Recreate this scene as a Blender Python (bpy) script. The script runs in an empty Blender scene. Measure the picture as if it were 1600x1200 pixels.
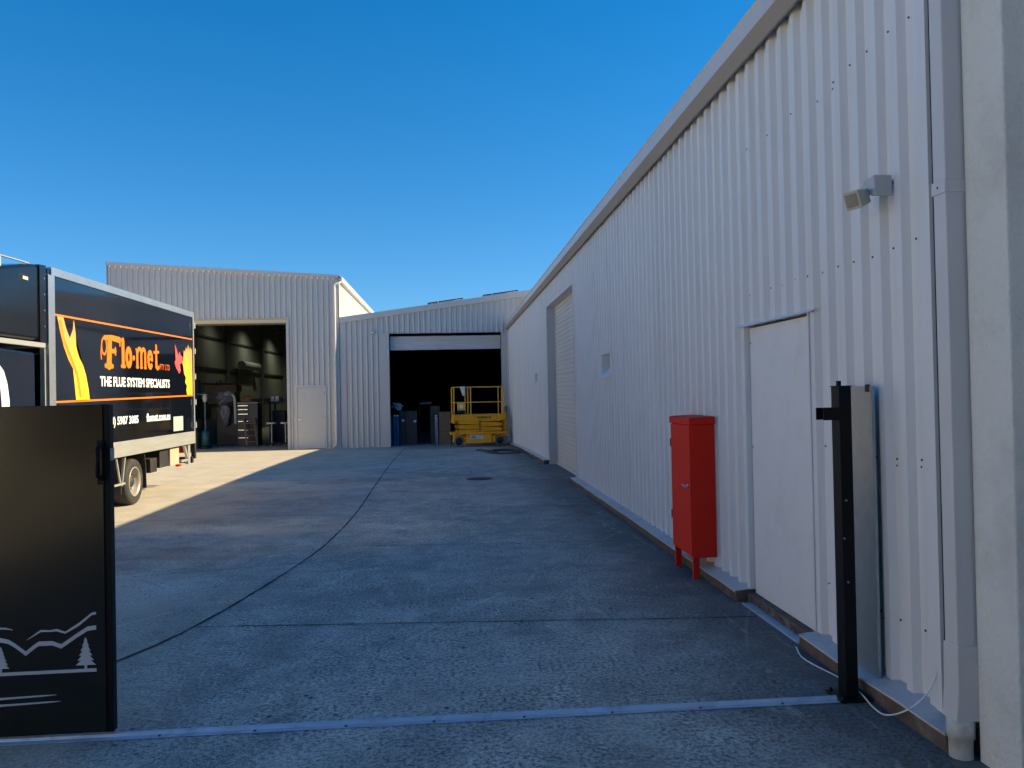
import bpy, bmesh, math, random
from mathutils import Vector, Matrix
random.seed(7)
R = math.radians
D = bpy.data
scene = bpy.context.scene
COL = scene.collection

# ------------------------------------------------------------------ camera
cam_d = D.cameras.new('camera'); cam = D.objects.new('camera', cam_d); COL.objects.link(cam)
scene.camera = cam
cam_d.sensor_width = 36.0
cam_d.lens = 1257.6 / 1600 * 36.0
cam_d.clip_start = 0.05; cam_d.clip_end = 2000
YAW, PITCH, ROLL = 0.0777438, 0.0116468, -0.0201186
fw = Vector((math.sin(YAW)*math.cos(PITCH), math.cos(YAW)*math.cos(PITCH), math.sin(PITCH)))
rt = Vector((math.cos(YAW), -math.sin(YAW), 0)); up = rt.cross(fw)
rt2 = rt*math.cos(ROLL) + up*math.sin(ROLL); up2 = -rt*math.sin(ROLL) + up*math.cos(ROLL)
M = Matrix((rt2, up2, -fw)).transposed().to_4x4(); M.translation = Vector((0, 0, 1.65))
cam.matrix_world = M

# ------------------------------------------------------------------ light
SUN_EL, SUN_AZ = R(33.4), R(88.0)          # azimuth clockwise from +Y: the sun stands to the right
w = D.worlds.new('World'); scene.world = w; w.use_nodes = True
nt = w.node_tree; bg = nt.nodes['Background']
sky = nt.nodes.new('ShaderNodeTexSky'); sky.sky_type = 'NISHITA'; sky.sun_disc = False
sky.sun_elevation = SUN_EL; sky.sun_rotation = SUN_AZ
sky.air_density = 1.0; sky.dust_density = 0.0; sky.ozone_density = 2.0; sky.altitude = 0
hs = nt.nodes.new('ShaderNodeHueSaturation'); hs.inputs['Saturation'].default_value = 1.46
wtc = nt.nodes.new('ShaderNodeTexCoord'); wmp = nt.nodes.new('ShaderNodeMapping'); wnm = nt.nodes.new('ShaderNodeVectorMath'); wnm.operation = 'NORMALIZE'
wmp.inputs['Scale'].default_value = (1, 1, 0.9); wmp.inputs['Location'].default_value = (0, 0, 0.10)     # keeps the pale horizon band below the roofs
nt.links.new(wtc.outputs['Generated'], wmp.inputs[0]); nt.links.new(wmp.outputs[0], wnm.inputs[0]); nt.links.new(wnm.outputs[0], sky.inputs[0])
nt.links.new(sky.outputs[0], hs.inputs['Color']); nt.links.new(hs.outputs[0], bg.inputs[0])
bg.inputs[1].default_value = 0.077
sl = D.lights.new('sun', 'SUN'); so = D.objects.new('sun', sl); COL.objects.link(so)
sl.energy = 5.0; sl.angle = R(0.53); sl.color = (1.0, 0.80, 0.50)
sd = Vector((math.sin(SUN_AZ)*math.cos(SUN_EL), math.cos(SUN_AZ)*math.cos(SUN_EL), math.sin(SUN_EL)))
so.rotation_euler = (-sd).to_track_quat('-Z', 'Y').to_euler(); so.location = (30, 0, 30)
scene.view_settings.view_transform = 'Standard'; scene.view_settings.look = 'None'
scene.view_settings.exposure = 1.2; scene.view_settings.gamma = 1.0
scene.render.engine = 'CYCLES'
scene.cycles.max_bounces = 8; scene.cycles.diffuse_bounces = 4
scene.cycles.caustics_reflective = True; scene.cycles.blur_glossy = 0.0; scene.cycles.sample_clamp_indirect = 12

# ------------------------------------------------------------------ materials
def nodes_of(name):
    m = D.materials.new(name); m.use_nodes = True
    n = m.node_tree.nodes; l = m.node_tree.links
    return m, n, l, n['Principled BSDF']
def mat(name, col, rough=0.5, metal=0.0, var=0.12, scale=3.0, bump=0.0, bscale=60.0, dirt=None, dirt_amt=0.0, dirt_scale=1.5, spec=None, coat=0.0, stretch=None, rvar=0.12):
    m, n, l, p = nodes_of(name)
    tc = n.new('ShaderNodeTexCoord'); mp = n.new('ShaderNodeMapping'); l.new(tc.outputs['Object'], mp.inputs[0])
    if stretch: mp.inputs['Scale'].default_value = stretch
    a = n.new('ShaderNodeTexNoise'); a.inputs['Scale'].default_value = scale; a.inputs['Detail'].default_value = 6
    l.new(mp.outputs[0], a.inputs['Vector'])
    mx = n.new('ShaderNodeMix'); mx.data_type = 'RGBA'
    mx.inputs[6].default_value = [c*(1-var) for c in col]+[1]; mx.inputs[7].default_value = [min(1, c*(1+var)) for c in col]+[1]
    l.new(a.outputs[0], mx.inputs[0]); out = mx.outputs[2]
    if dirt:
        b = n.new('ShaderNodeTexNoise'); b.inputs['Scale'].default_value = dirt_scale; b.inputs['Detail'].default_value = 8; b.inputs['Roughness'].default_value = 0.7
        l.new(mp.outputs[0], b.inputs['Vector'])
        r = n.new('ShaderNodeMapRange'); r.inputs[1].default_value = 0.5; r.inputs[2].default_value = 0.75; r.inputs[4].default_value = dirt_amt
        l.new(b.outputs[0], r.inputs[0])
        m2 = n.new('ShaderNodeMix'); m2.data_type = 'RGBA'; m2.inputs[7].default_value = list(dirt)+[1]
        l.new(r.outputs[0], m2.inputs[0]); l.new(out, m2.inputs[6]); out = m2.outputs[2]
    l.new(out, p.inputs['Base Color'])
    rr = n.new('ShaderNodeMapRange'); rr.inputs[3].default_value = max(0, rough-rvar*rough); rr.inputs[4].default_value = min(1, rough+rvar*rough*2)
    l.new(a.outputs[0], rr.inputs[0]); l.new(rr.outputs[0], p.inputs['Roughness'])
    p.inputs['Metallic'].default_value = metal
    if spec is not None: p.inputs['Specular IOR Level'].default_value = spec
    if coat: p.inputs['Coat Weight'].default_value = coat; p.inputs['Coat Roughness'].default_value = 0.05
    if bump:
        c = n.new('ShaderNodeTexNoise'); c.inputs['Scale'].default_value = bscale; c.inputs['Detail'].default_value = 4
        l.new(tc.outputs['Object'], c.inputs['Vector'])
        b = n.new('ShaderNodeBump'); b.inputs['Strength'].default_value = bump; b.inputs['Distance'].default_value = 0.02
        l.new(c.outputs[0], b.inputs['Height']); l.new(b.outputs[0], p.inputs['Normal'])
    return m

WALLC = (0.70, 0.70, 0.705)
M_wall = mat('cream_steel', WALLC, 0.42, var=0.06, scale=0.8, bump=0.16, bscale=2.2, dirt=(0.46, 0.43, 0.40), dirt_amt=0.34, dirt_scale=2.6, stretch=(1, 1, 0.12))
M_wall2 = mat('cream_steel_shed', (0.52, 0.505, 0.49), 0.45, var=0.06, scale=0.6, dirt=(0.38, 0.34, 0.32), dirt_amt=0.25, dirt_scale=1.2, stretch=(1, 1, 0.3))
M_door = mat('painted_sheet', (0.72, 0.72, 0.725), 0.45, var=0.03, scale=1.2, bump=0.08, bscale=1.6, dirt=(0.45, 0.40, 0.36), dirt_amt=0.25, dirt_scale=4)
M_gutter = mat('gutter_steel', (0.54, 0.53, 0.53), 0.35, var=0.06)
M_soffit = mat('gutter_brown', (0.33, 0.30, 0.275), 0.5, var=0.08)
M_beige = mat('beige_lintel', (0.62, 0.52, 0.36), 0.5, var=0.08)
M_screw_shade = mat('screw_head_gap_shade', (0.07, 0.075, 0.09), 0.5, var=0.1)  # screws, and the dark colour standing for shade in wall gaps
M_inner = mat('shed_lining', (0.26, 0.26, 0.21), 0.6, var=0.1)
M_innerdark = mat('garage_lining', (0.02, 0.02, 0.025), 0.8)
M_frame = mat('grey_steelwork', (0.13, 0.16, 0.16), 0.5)
M_plinth = mat('painted_ledge', (0.56, 0.55, 0.56), 0.7, var=0.1, bump=0.25, bscale=25, dirt=(0.2, 0.17, 0.14), dirt_amt=0.5, dirt_scale=5)
M_brick = mat('dirty_brick', (0.11, 0.08, 0.062), 0.9, var=0.5, scale=9, bump=0.9, bscale=18, dirt=(0.26, 0.23, 0.19), dirt_amt=0.7, dirt_scale=7)
M_black = mat('black_powdercoat', (0.005, 0.005, 0.005), 0.40, var=0.2, spec=0.2)
M_gate = mat('gate_sheet', (0.012, 0.011, 0.007), 0.17, var=0.25, scale=1.2, dirt=(0.030, 0.027, 0.018), dirt_amt=0.4, dirt_scale=3)
M_decal = mat('silver_decal', (0.50, 0.53, 0.55), 0.35, metal=0.1, var=0.05)
M_galv = mat('galvanised', (0.36, 0.41, 0.43), 0.34, metal=0.7, var=0.22, scale=14, dirt=(0.3, 0.33, 0.34), dirt_amt=0.5, dirt_scale=3)
M_rail = mat('zinc_rail', (0.42, 0.56, 0.72), 0.36, metal=0.3, var=0.25, scale=6, dirt=(0.12, 0.13, 0.14), dirt_amt=0.5, dirt_scale=8)
M_red = mat('red_enamel', (0.68, 0.026, 0.012), 0.5, var=0.10, scale=3, bump=0.05, bscale=6, dirt=(0.34, 0.02, 0.015), dirt_amt=0.35, spec=0.12)
M_chrome = mat('chrome', (0.7, 0.7, 0.72), 0.18, metal=1.0)
M_pipe = mat('downpipe_steel', (0.60, 0.585, 0.58), 0.42, var=0.06, bump=0.05, bscale=3, dirt=(0.36, 0.33, 0.31), dirt_amt=0.25)
M_pvc = mat('white_pvc', (0.55, 0.57, 0.57), 0.4, var=0.08, dirt=(0.2, 0.18, 0.15), dirt_amt=0.7, dirt_scale=8)
M_stucco = mat('stucco', (0.67, 0.67, 0.63), 0.9, var=0.06, scale=1.5, bump=0.55, bscale=38, dirt=(0.36, 0.32, 0.28), dirt_amt=0.4, dirt_scale=2.2)
M_lampb = mat('lamp_beige', (0.45, 0.42, 0.33), 0.45, var=0.08)
M_lampg = mat('lamp_grey', (0.45, 0.46, 0.46), 0.45, var=0.08)
M_lens = mat('lamp_glass', (0.28, 0.26, 0.21), 0.12, var=0.1)
M_truck = mat('truck_gloss', (0.004, 0.006, 0.012), 0.045, var=0.3, scale=2, bump=0.004, bscale=3, dirt=(0.010, 0.012, 0.016), dirt_amt=0.3, dirt_scale=2.5, rvar=0.2, spec=0.9)
M_truckb = mat('truck_fibreglass', (0.006, 0.007, 0.009), 0.14, var=0.3, bump=0.03, bscale=4, dirt=(0.018, 0.018, 0.018), dirt_amt=0.4)
M_alu = mat('aluminium', (0.50, 0.515, 0.47), 0.42, metal=0.55, var=0.15, scale=8, stretch=(1, 0.25, 4), dirt=(0.35, 0.33, 0.27), dirt_amt=0.3)
M_tyre = mat('tyre_rubber', (0.022, 0.022, 0.022), 0.75, var=0.3, dirt=(0.12, 0.10, 0.08), dirt_amt=0.7, dirt_scale=4)
M_tyre2 = mat('grey_tyre', (0.16, 0.15, 0.14), 0.7, var=0.2)
M_rim = mat('rim_cream', (0.30, 0.285, 0.25), 0.4, metal=0.2, var=0.12, dirt=(0.14, 0.11, 0.08), dirt_amt=0.6, dirt_scale=8)
M_chassis = mat('chassis_black', (0.02, 0.019, 0.018), 0.6, var=0.3, dirt=(0.07, 0.06, 0.05), dirt_amt=0.6, dirt_scale=6)
M_tan = mat('toolbox_tan', (0.45, 0.38, 0.26), 0.55, var=0.1, dirt=(0.2, 0.16, 0.1), dirt_amt=0.5)
M_orange = mat('sign_orange', (0.92, 0.20, 0.012), 0.3, var=0.03)
M_white = mat('sign_white', (0.82, 0.82, 0.82), 0.3, var=0.03)
M_pale = mat('plate_pale', (0.42, 0.45, 0.40), 0.4, var=0.08)
M_redlamp = mat('red_plastic', (0.7, 0.05, 0.02), 0.3)
M_yel = mat('lift_yellow', (0.95, 0.42, 0.006), 0.38, var=0.10, scale=4, dirt=(0.28, 0.13, 0.02), dirt_amt=0.5, dirt_scale=5)
M_yel2 = mat('rail_yellow', (0.92, 0.48, 0.05), 0.42, var=0.10)
M_dark = mat('dark_plastic', (0.012, 0.012, 0.015), 0.45)
M_green = mat('label_green', (0.01, 0.10, 0.06), 0.5)
M_card = mat('cardboard', (0.17, 0.125, 0.085), 0.85, var=0.12, scale=2, dirt=(0.13, 0.09, 0.06), dirt_amt=0.4)
M_cardg = mat('grey_cardboard', (0.085, 0.07, 0.06), 0.85, var=0.12)
M_brown = mat('brown_carton', (0.20, 0.10, 0.045), 0.85, var=0.15)
M_tape = mat('parcel_tape', (0.10, 0.065, 0.04), 0.4)
M_paper = mat('paper_label', (0.7, 0.72, 0.75), 0.6)
M_film = mat('blue_film', (0.03, 0.10, 0.26), 0.14, var=0.25, scale=5, coat=0.5)
M_steeltube = mat('shiny_flue', (0.62, 0.68, 0.70), 0.22, metal=0.9)
M_bag = mat('plastic_bag', (0.40, 0.42, 0.46), 0.4, var=0.25, bump=0.9, bscale=9)
M_bagd = mat('dim_plastic_bag', (0.16, 0.15, 0.17), 0.35, var=0.4, scale=6, bump=0.9, bscale=9)
M_cloth = mat('white_cloth', (0.75, 0.75, 0.78), 0.8, bump=0.3, bscale=30)
M_blue = mat('tool_chest_blue', (0.008, 0.011, 0.03), 0.4)
M_wood = mat('grey_timber', (0.20, 0.15, 0.10), 0.85, var=0.25, scale=8, stretch=(1, 1, 0.2))
M_teal = mat('gas_bottle_teal', (0.02, 0.12, 0.13), 0.3)
M_hose = mat('hose_green', (0.008, 0.022, 0.016), 0.5)
M_whitec = mat('white_cable', (0.70, 0.72, 0.72), 0.45)
M_iron = mat('cast_iron', (0.045, 0.045, 0.045), 0.7, bump=0.5, bscale=60)
M_joint = mat('joint_tar', (0.018, 0.018, 0.02), 0.9, var=0.5, scale=12)
M_solar = mat('solar_glass', (0.01, 0.012, 0.025), 0.15)
M_grass = mat('verge_grass', (0.10, 0.085, 0.03), 0.95, var=0.4, scale=2, bump=0.8, bscale=20)

def flame_mat():
    m, n, l, p = nodes_of('flame_print')
    tc = n.new('ShaderNodeTexCoord'); sp = n.new('ShaderNodeSeparateXYZ'); l.new(tc.outputs['Generated'], sp.inputs[0])
    ns = n.new('ShaderNodeTexNoise'); ns.inputs['Scale'].default_value = 3; mp = n.new('ShaderNodeMapping'); mp.inputs['Scale'].default_value = (1, 6, 1)
    l.new(tc.outputs['Object'], mp.inputs[0]); l.new(mp.outputs[0], ns.inputs['Vector'])
    ad = n.new('ShaderNodeMath'); ad.operation = 'MULTIPLY_ADD'; ad.inputs[1].default_value = 0.9
    l.new(ns.outputs[0], ad.inputs[0]); l.new(sp.outputs['Z'], ad.inputs[2])
    cr = n.new('ShaderNodeValToRGB'); e = cr.color_ramp.elements
    e[0].position = 0.35; e[0].color = (0.95, 0.50, 0.02, 1); e[1].position = 1.0; e[1].color = (0.80, 0.36, 0.10, 1)
    k = e.new(0.6); k.color = (0.92, 0.62, 0.05, 1); k = e.new(0.80); k.color = (0.90, 0.45, 0.05, 1)
    sc = n.new('ShaderNodeMath'); sc.operation = 'MULTIPLY'; sc.inputs[1].default_value = 0.8
    l.new(ad.outputs[0], sc.inputs[0]); l.new(sc.outputs[0], cr.inputs[0]); l.new(cr.outputs[0], p.inputs['Base Color'])
    p.inputs['Roughness'].default_value = 0.25
    return m
M_flame = flame_mat()
M_pink = mat('flame_pink', (0.72, 0.10, 0.10), 0.25, var=0.3, scale=6)

def concrete_mat():
    m, n, l, p = nodes_of('yard_concrete')
    tc = n.new('ShaderNodeTexCoord')
    def noise(s, d=6, r=0.6, vec=None, dist=0.0):
        a = n.new('ShaderNodeTexNoise'); a.inputs['Scale'].default_value = s; a.inputs['Detail'].default_value = d
        a.inputs['Roughness'].default_value = r; a.inputs['Distortion'].default_value = dist
        l.new(vec or tc.outputs['Object'], a.inputs['Vector']); return a.outputs[0]
    def rng(x, a, b, c, d):
        r = n.new('ShaderNodeMapRange'); r.inputs[1].default_value = a; r.inputs[2].default_value = b; r.inputs[3].default_value = c; r.inputs[4].default_value = d
        l.new(x, r.inputs[0]); return r.outputs[0]
    def mixc(f, a, b, mode='MIX'):
        x = n.new('ShaderNodeMix'); x.data_type = 'RGBA'; x.blend_type = mode
        for sock, v in ((x.inputs[0], f), (x.inputs[6], a), (x.inputs[7], b)):
            if isinstance(v, (tuple, float)): sock.default_value = v if isinstance(v, float) else list(v)+[1]
            else: l.new(v, sock)
        return x.outputs[2]
    def math2(op, a, b):
        x = n.new('ShaderNodeMath'); x.operation = op
        for i, v in enumerate((a, b)):
            if isinstance(v, float): x.inputs[i].default_value = v
            else: l.new(v, x.inputs[i])
        return x.outputs[0]
    sp = n.new('ShaderNodeSeparateXYZ'); l.new(tc.outputs['Object'], sp.inputs[0])
    big = noise(0.35, 7, 0.62, dist=0.6); mid = noise(2.2, 9, 0.72, dist=0.4); fine = noise(40, 5, 0.72); grain = noise(85, 2, 0.6)
    c = mixc(rng(big, .38, .62, 0., 1.), (0.30, 0.295, 0.275), (0.50, 0.48, 0.44))
    c = mixc(rng(mid, .38, .60, 0.7, 0.), c, (0.18, 0.176, 0.165))
    pale = math2('MULTIPLY', rng(noise(1.3, 12, 0.85, dist=1.0), .50, .62, 0., 1.0), rng(fine, .42, .56, 0.15, .9))
    c = mixc(pale, c, (0.60, 0.58, 0.53))
    def spot(cx, cy, rx, ry, sc_, lo=.9, hi=.55):
        vm_ = n.new('ShaderNodeMapping'); vm_.inputs['Location'].default_value = (-cx/rx, -cy/ry, 0); vm_.inputs['Scale'].default_value = (1/rx, 1/ry, 0)
        l.new(tc.outputs['Object'], vm_.inputs[0]); ln = n.new('ShaderNodeVectorMath'); ln.operation = 'LENGTH'; l.new(vm_.outputs[0], ln.inputs[0])
        return rng(math2('ADD', ln.outputs['Value'], math2('MULTIPLY', math2('SUBTRACT', noise(sc_, 8, .75), .5), 2.2)), lo, hi, 0., 1.)
    c = mixc(math2('MULTIPLY', spot(-3.0, 7.3, 1.1, .8, 1.6), .8), c, (0.60, 0.58, 0.54))
    c = mixc(math2('MULTIPLY', spot(-1.7, 7.9, .7, .35, 2.5), .45), c, (0.52, 0.50, 0.46))
    c = mixc(math2('MULTIPLY', spot(-2.9, 8.9, 1.6, .5, 1.4), .5), c, (0.07, 0.068, 0.066))
    c = mixc(math2('MULTIPLY', spot(-3.0, 12.6, 1.6, 2.4, .9), .35), c, (0.32, 0.225, 0.14))  # warm brown patch: sun thrown off the truck put into the colour
    c = mixc(math2('MULTIPLY', spot(-1.9, 16.0, 1.2, .8, 2.0), .5), c, (0.09, 0.07, 0.06))
    c = mixc(math2('MULTIPLY', spot(.3, 4.9, 1.4, .5, 2.0), .35), c, (0.50, 0.49, 0.46))
    c = mixc(math2('MULTIPLY', spot(1.7, 4.6, .5, .9, 2.4), .5), c, (0.42, 0.44, 0.42))
    c = mixc(math2('MULTIPLY', spot(1.5, 3.6, .8, .4, 2.4), .4), c, (0.46, 0.48, 0.46))
    c = mixc(math2('MULTIPLY', rng(fine, .40, .56, 0.95, 0.), rng(noise(1.9, 7, .75, dist=.6), .42, .56, .62, 1.0)), c, (0.045, 0.045, 0.047))
    c = mixc(math2('MULTIPLY', rng(grain, .54, .66, 0., .85), rng(noise(3., 6, .7), .42, .6, .35, 1.)), c, (0.62, 0.59, 0.53))
    # pale drag scratches and hairline cracks
    def lines(scale, dist, rot, lo, mask_scale, mlo, mhi):
        wm = n.new('ShaderNodeMapping'); wm.inputs['Rotation'].default_value = (0, 0, rot); l.new(tc.outputs['Object'], wm.inputs[0])
        wv_ = n.new('ShaderNodeTexWave'); wv_.inputs['Scale'].default_value = scale; wv_.inputs['Distortion'].default_value = dist
        wv_.inputs['Detail'].default_value = 3; wv_.inputs['Detail Scale'].default_value = 0.7; l.new(wm.outputs[0], wv_.inputs['Vector'])
        return math2('MULTIPLY', rng(wv_.outputs['Fac'], lo, 1.0, 0., 1.), rng(noise(mask_scale, 5, .7), mlo, mhi, 0., 1.))
    c = mixc(math2('MULTIPLY', lines(.16, 3.5, 0.5, .9994, .6, .48, .56), .6), c, (0.58, 0.56, 0.51))
    c = mixc(math2('MULTIPLY', lines(.22, 5.0, 1.9, .9992, .8, .50, .58), .5), c, (0.55, 0.53, 0.48))
    c = mixc(math2('MULTIPLY', lines(.11, 7.0, 2.6, .9997, .5, .50, .58), .4), c, (0.07, 0.05, 0.052))
    # oil and rubber: broad dark patches with a ragged edge
    c = mixc(rng(noise(.75, 9, .78, dist=.8), .54, .63, 0., .35), c, (0.075, 0.074, 0.074))
    c = mixc(rng(noise(5.5, 3, .5), .70, .76, 0., .7), c, (0.045, 0.045, 0.046))
    # worn pits and dark chips
    vo = n.new('ShaderNodeTexVoronoi'); vo.inputs['Scale'].default_value = 9; l.new(tc.outputs['Object'], vo.inputs['Vector'])
    pit = rng(vo.outputs['Distance'], 0.08, 0.17, 0.95, 0.0)
    pit = math2('MULTIPLY', pit, rng(noise(0.9, 5), .5, .58, 0., 1.))
    c = mixc(pit, c, (0.028, 0.028, 0.03))
    # grime collected along the ledge of the warehouse
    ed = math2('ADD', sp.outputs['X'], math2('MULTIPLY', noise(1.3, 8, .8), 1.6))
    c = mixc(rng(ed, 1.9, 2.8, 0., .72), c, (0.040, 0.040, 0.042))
    # pale scuffs of turning tyres
    vm = n.new('ShaderNodeMapping'); vm.inputs['Scale'].default_value = (1.0, 0.22, 1); vm.inputs['Rotation'].default_value = (0, 0, 0.12)
    l.new(tc.outputs['Object'], vm.inputs[0])
    wv = noise(2.0, 10, .8, vec=vm.outputs[0], dist=2.0)
    c = mixc(rng(wv, .57, .64, 0., .5), c, (0.50, 0.47, 0.42))
    # broad pale slab to the left of the joint, and a warm brown bloom
    c = mixc(math2('MULTIPLY', rng(noise(.55, 7, .75), .44, .58, 0., .6), rng(sp.outputs['X'], -1.3, -2.2, 0., 1.)), c, (0.40, 0.36, 0.29))
    c = mixc(math2('MULTIPLY', rng(noise(.8, 6, .7, dist=.5), .52, .66, 0., .6), rng(sp.outputs['X'], -1.5, -2.6, 0., 1.)), c, (0.33, 0.25, 0.17))
    hv = n.new('ShaderNodeHueSaturation'); hv.inputs['Value'].default_value = 1.24; hv.inputs['Saturation'].default_value = 1.15; l.new(c, hv.inputs['Color']); c = hv.outputs[0]
    # sunlit tone put into the slab colour where sun falls, truck side
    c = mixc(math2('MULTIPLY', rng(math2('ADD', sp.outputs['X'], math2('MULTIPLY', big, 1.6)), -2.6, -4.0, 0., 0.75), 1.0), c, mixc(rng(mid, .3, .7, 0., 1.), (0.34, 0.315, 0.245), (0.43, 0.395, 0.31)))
    hz = n.new('ShaderNodeHueSaturation'); hz.inputs['Value'].default_value = 1.0; l.new(c, hz.inputs['Color'])
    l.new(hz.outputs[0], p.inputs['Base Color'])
    l.new(rng(mid, .3, .7, .62, .85), p.inputs['Roughness'])
    b = n.new('ShaderNodeBump'); b.inputs['Strength'].default_value = 0.5; b.inputs['Distance'].default_value = 0.012
    l.new(math2('ADD', math2('ADD', fine, math2('MULTIPLY', grain, .4)), math2('MULTIPLY', pit, -1.0)), b.inputs['Height']); l.new(b.outputs[0], p.inputs['Normal'])
    return m
M_conc = concrete_mat()

# ------------------------------------------------------------------ mesh helper
class MB:
    def __init__(s): s.v = []; s.f = []; s.mi = []; s.sm = []
    def add(s, vs, fs, mi=0, smooth=False):
        o = len(s.v); s.v += [tuple(v) for v in vs]
        for f in fs: s.f.append(tuple(i+o for i in f)); s.mi.append(mi); s.sm.append(smooth)
        return s
    def box(s, x0, x1, y0, y1, z0, z1, mi=0):
        x0, x1 = min(x0, x1), max(x0, x1); y0, y1 = min(y0, y1), max(y0, y1); z0, z1 = min(z0, z1), max(z0, z1)
        v = [(x, y, z) for z in (z0, z1) for y in (y0, y1) for x in (x0, x1)]
        return s.add(v, [(0, 2, 3, 1), (4, 5, 7, 6), (0, 1, 5, 4), (2, 6, 7, 3), (0, 4, 6, 2), (1, 3, 7, 5)], mi)
    def bar(s, a, b, w_, h_, mi=0, roll=0.0):
        a, b = Vector(a), Vector(b); d = (b-a).normalized()
        u = d.cross(Vector((0, 0, 1)));
        if u.length < 1e-4: u = Vector((1, 0, 0))
        u.normalize(); q = Matrix.Rotation(roll, 3, d); u = q @ u; v_ = d.cross(u)
        vs = [p + u*w_/2*i + v_*h_/2*j for p in (a, b) for i, j in ((-1, -1), (1, -1), (1, 1), (-1, 1))]
        return s.add(vs, [(3, 2, 1, 0), (4, 5, 6, 7), (0, 1, 5, 4), (1, 2, 6, 5), (2, 3, 7, 6), (3, 0, 4, 7)], mi)
    def tube(s, pts, r, n=10, mi=0, cap=True):
        pts = [Vector(p) for p in pts]; rs = r if isinstance(r, (list, tuple)) else [r]*len(pts)
        vs = []; prev = None
        for i, p in enumerate(pts):
            d = (pts[min(i+1, len(pts)-1)] - pts[max(i-1, 0)]).normalized()
            if prev is None:
                u = d.cross(Vector((0, 0, 1)))
                if u.length < 1e-3: u = Vector((1, 0, 0))
            else: u = prev - d*prev.dot(d)
            u.normalize(); prev = u; v_ = d.cross(u)
            for k in range(n):
                a = 2*math.pi*k/n; vs.append(p + (u*math.cos(a)+v_*math.sin(a))*rs[i])
        fs = [(i*n+k, i*n+(k+1) % n, (i+1)*n+(k+1) % n, (i+1)*n+k) for i in range(len(pts)-1) for k in range(n)]
        s.add(vs, fs, mi, True)
        if cap: s.add(vs[:n], [tuple(reversed(range(n)))], mi); s.add(vs[-n:], [tuple(range(n))], mi)
        return s
    def lathe(s, c, prof, axis='z', n=28, mi=0, smooth=True, cap=True):
        vs = []
        for (r, h) in prof:
            for k in range(n):
                a = 2*math.pi*k/n; x, y = r*math.cos(a), r*math.sin(a)
                vs.append({'z': (c[0]+x, c[1]+y, c[2]+h), 'x': (c[0]+h, c[1]+x, c[2]+y), 'y': (c[0]+y, c[1]+h, c[2]+x)}[axis])
        fs = [(i*n+k, i*n+(k+1) % n, (i+1)*n+(k+1) % n, (i+1)*n+k) for i in range(len(prof)-1) for k in range(n)]
        s.add(vs, fs, mi, smooth)
        if not cap: return s
        s.add(vs[:n], [tuple(reversed(range(n)))], mi); s.add(vs[-n:], [tuple(range(n))], mi)
        return s
    def prism(s, poly, axis, a, b, mi=0):
        """poly of (p,q) in the plane across axis, from a to b"""
        def P(p, q, t): return {'x': (t, p, q), 'y': (p, t, q), 'z': (p, q, t)}[axis]
        n = len(poly); vs = [P(p, q, a) for p, q in poly] + [P(p, q, b) for p, q in poly]
        fs = [(i, (i+1) % n, n+(i+1) % n, n+i) for i in range(n)]
        return s.add(vs, fs + [tuple(reversed(range(n))), tuple(range(n, 2*n))], mi)
    def build(s, name, mats, parent=None, bevel=0.0, seg=2, weld=True, world=True):
        org = Vector(ORG.get(parent, (0, 0, 0))) if (parent is not None and world) else Vector((0, 0, 0))
        me = D.meshes.new(name)
        if parent is None:
            xs = [v[0] for v in s.v]; ys = [v[1] for v in s.v]; zs = [v[2] for v in s.v]
            org = Vector(((min(xs)+max(xs))/2, (min(ys)+max(ys))/2, min(zs)))
        me.from_pydata([tuple(Vector(v)-org) for v in s.v], [], s.f)
        if not isinstance(mats, (list, tuple)): mats = [mats]
        for m in mats: me.materials.append(m)
        for p, mi, sm in zip(me.polygons, s.mi, s.sm): p.material_index = mi; p.use_smooth = sm
        bm = bmesh.new(); bm.from_mesh(me); bmesh.ops.recalc_face_normals(bm, faces=bm.faces); bm.to_mesh(me); bm.free()
        o = D.objects.new(name, me); COL.objects.link(o)
        if parent is None: o.location = org
        else: o.parent = parent
        ORG[o] = tuple(org)
        if bevel:
            b = o.modifiers.new('bevel', 'BEVEL'); b.width = bevel; b.segments = seg; b.limit_method = 'ANGLE'; b.angle_limit = R(40)
            b.harden_normals = False
        return o
ORG = {}
def tag(o, label=None, cat=None, group=None, kind=None):
    if label: o['label'] = label
    if cat: o['category'] = cat
    if group: o['group'] = group
    if kind: o['kind'] = kind
    return o
def thing(name, loc, label, cat, group=None, rz=0.0):
    o = D.objects.new(name, None); COL.objects.link(o); o.location = loc; o.rotation_euler = (0, 0, rz); o.empty_display_size = 0.2
    ORG[o] = tuple(loc); return tag(o, label, cat, group)
SPLIT = {'clips': 'clip', 'bolts': 'bolt', 'rivets': 'rivet', 'hinges': 'hinge', 'mounting_feet': 'mounting_foot', 'fittings': 'fitting', 'screw_row': 'screw', 'handle_screws': 'handle_screw',
         'pivot_pins': 'pivot_pin', 'warning_marks': 'warning_mark', 'reveal': 'reveal', 'corner_trim': 'corner_trim', 'pipe_collar': 'pipe_collar', 'rear_doors': 'rear_door', 'shelf': 'shelf', 'pipe_clip': 'pipe_clip',
         'door_surround': 'door_surround', 'door_frame': 'door_frame_bar', 'tail_lamp': 'tail_lamp', 'wheel_nuts': 'wheel_nut', 'edge_rails': 'edge_rail', 'base_rails': 'base_rail', 'scissor_arms': 'scissor_arm', 'sign_small_print': 'print_line',
         'plate_print': 'print_line', 'orange_lines': 'orange_line', 'tape': 'tape', 'lintel': 'lintel', 'guard_stay': 'guard_stay', 'catch_bracket': 'catch_bracket', 'roof_rack': 'roof_rack', 'post_cap': 'post_cap', 'rail_bolts': 'rail_bolt'}
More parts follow.
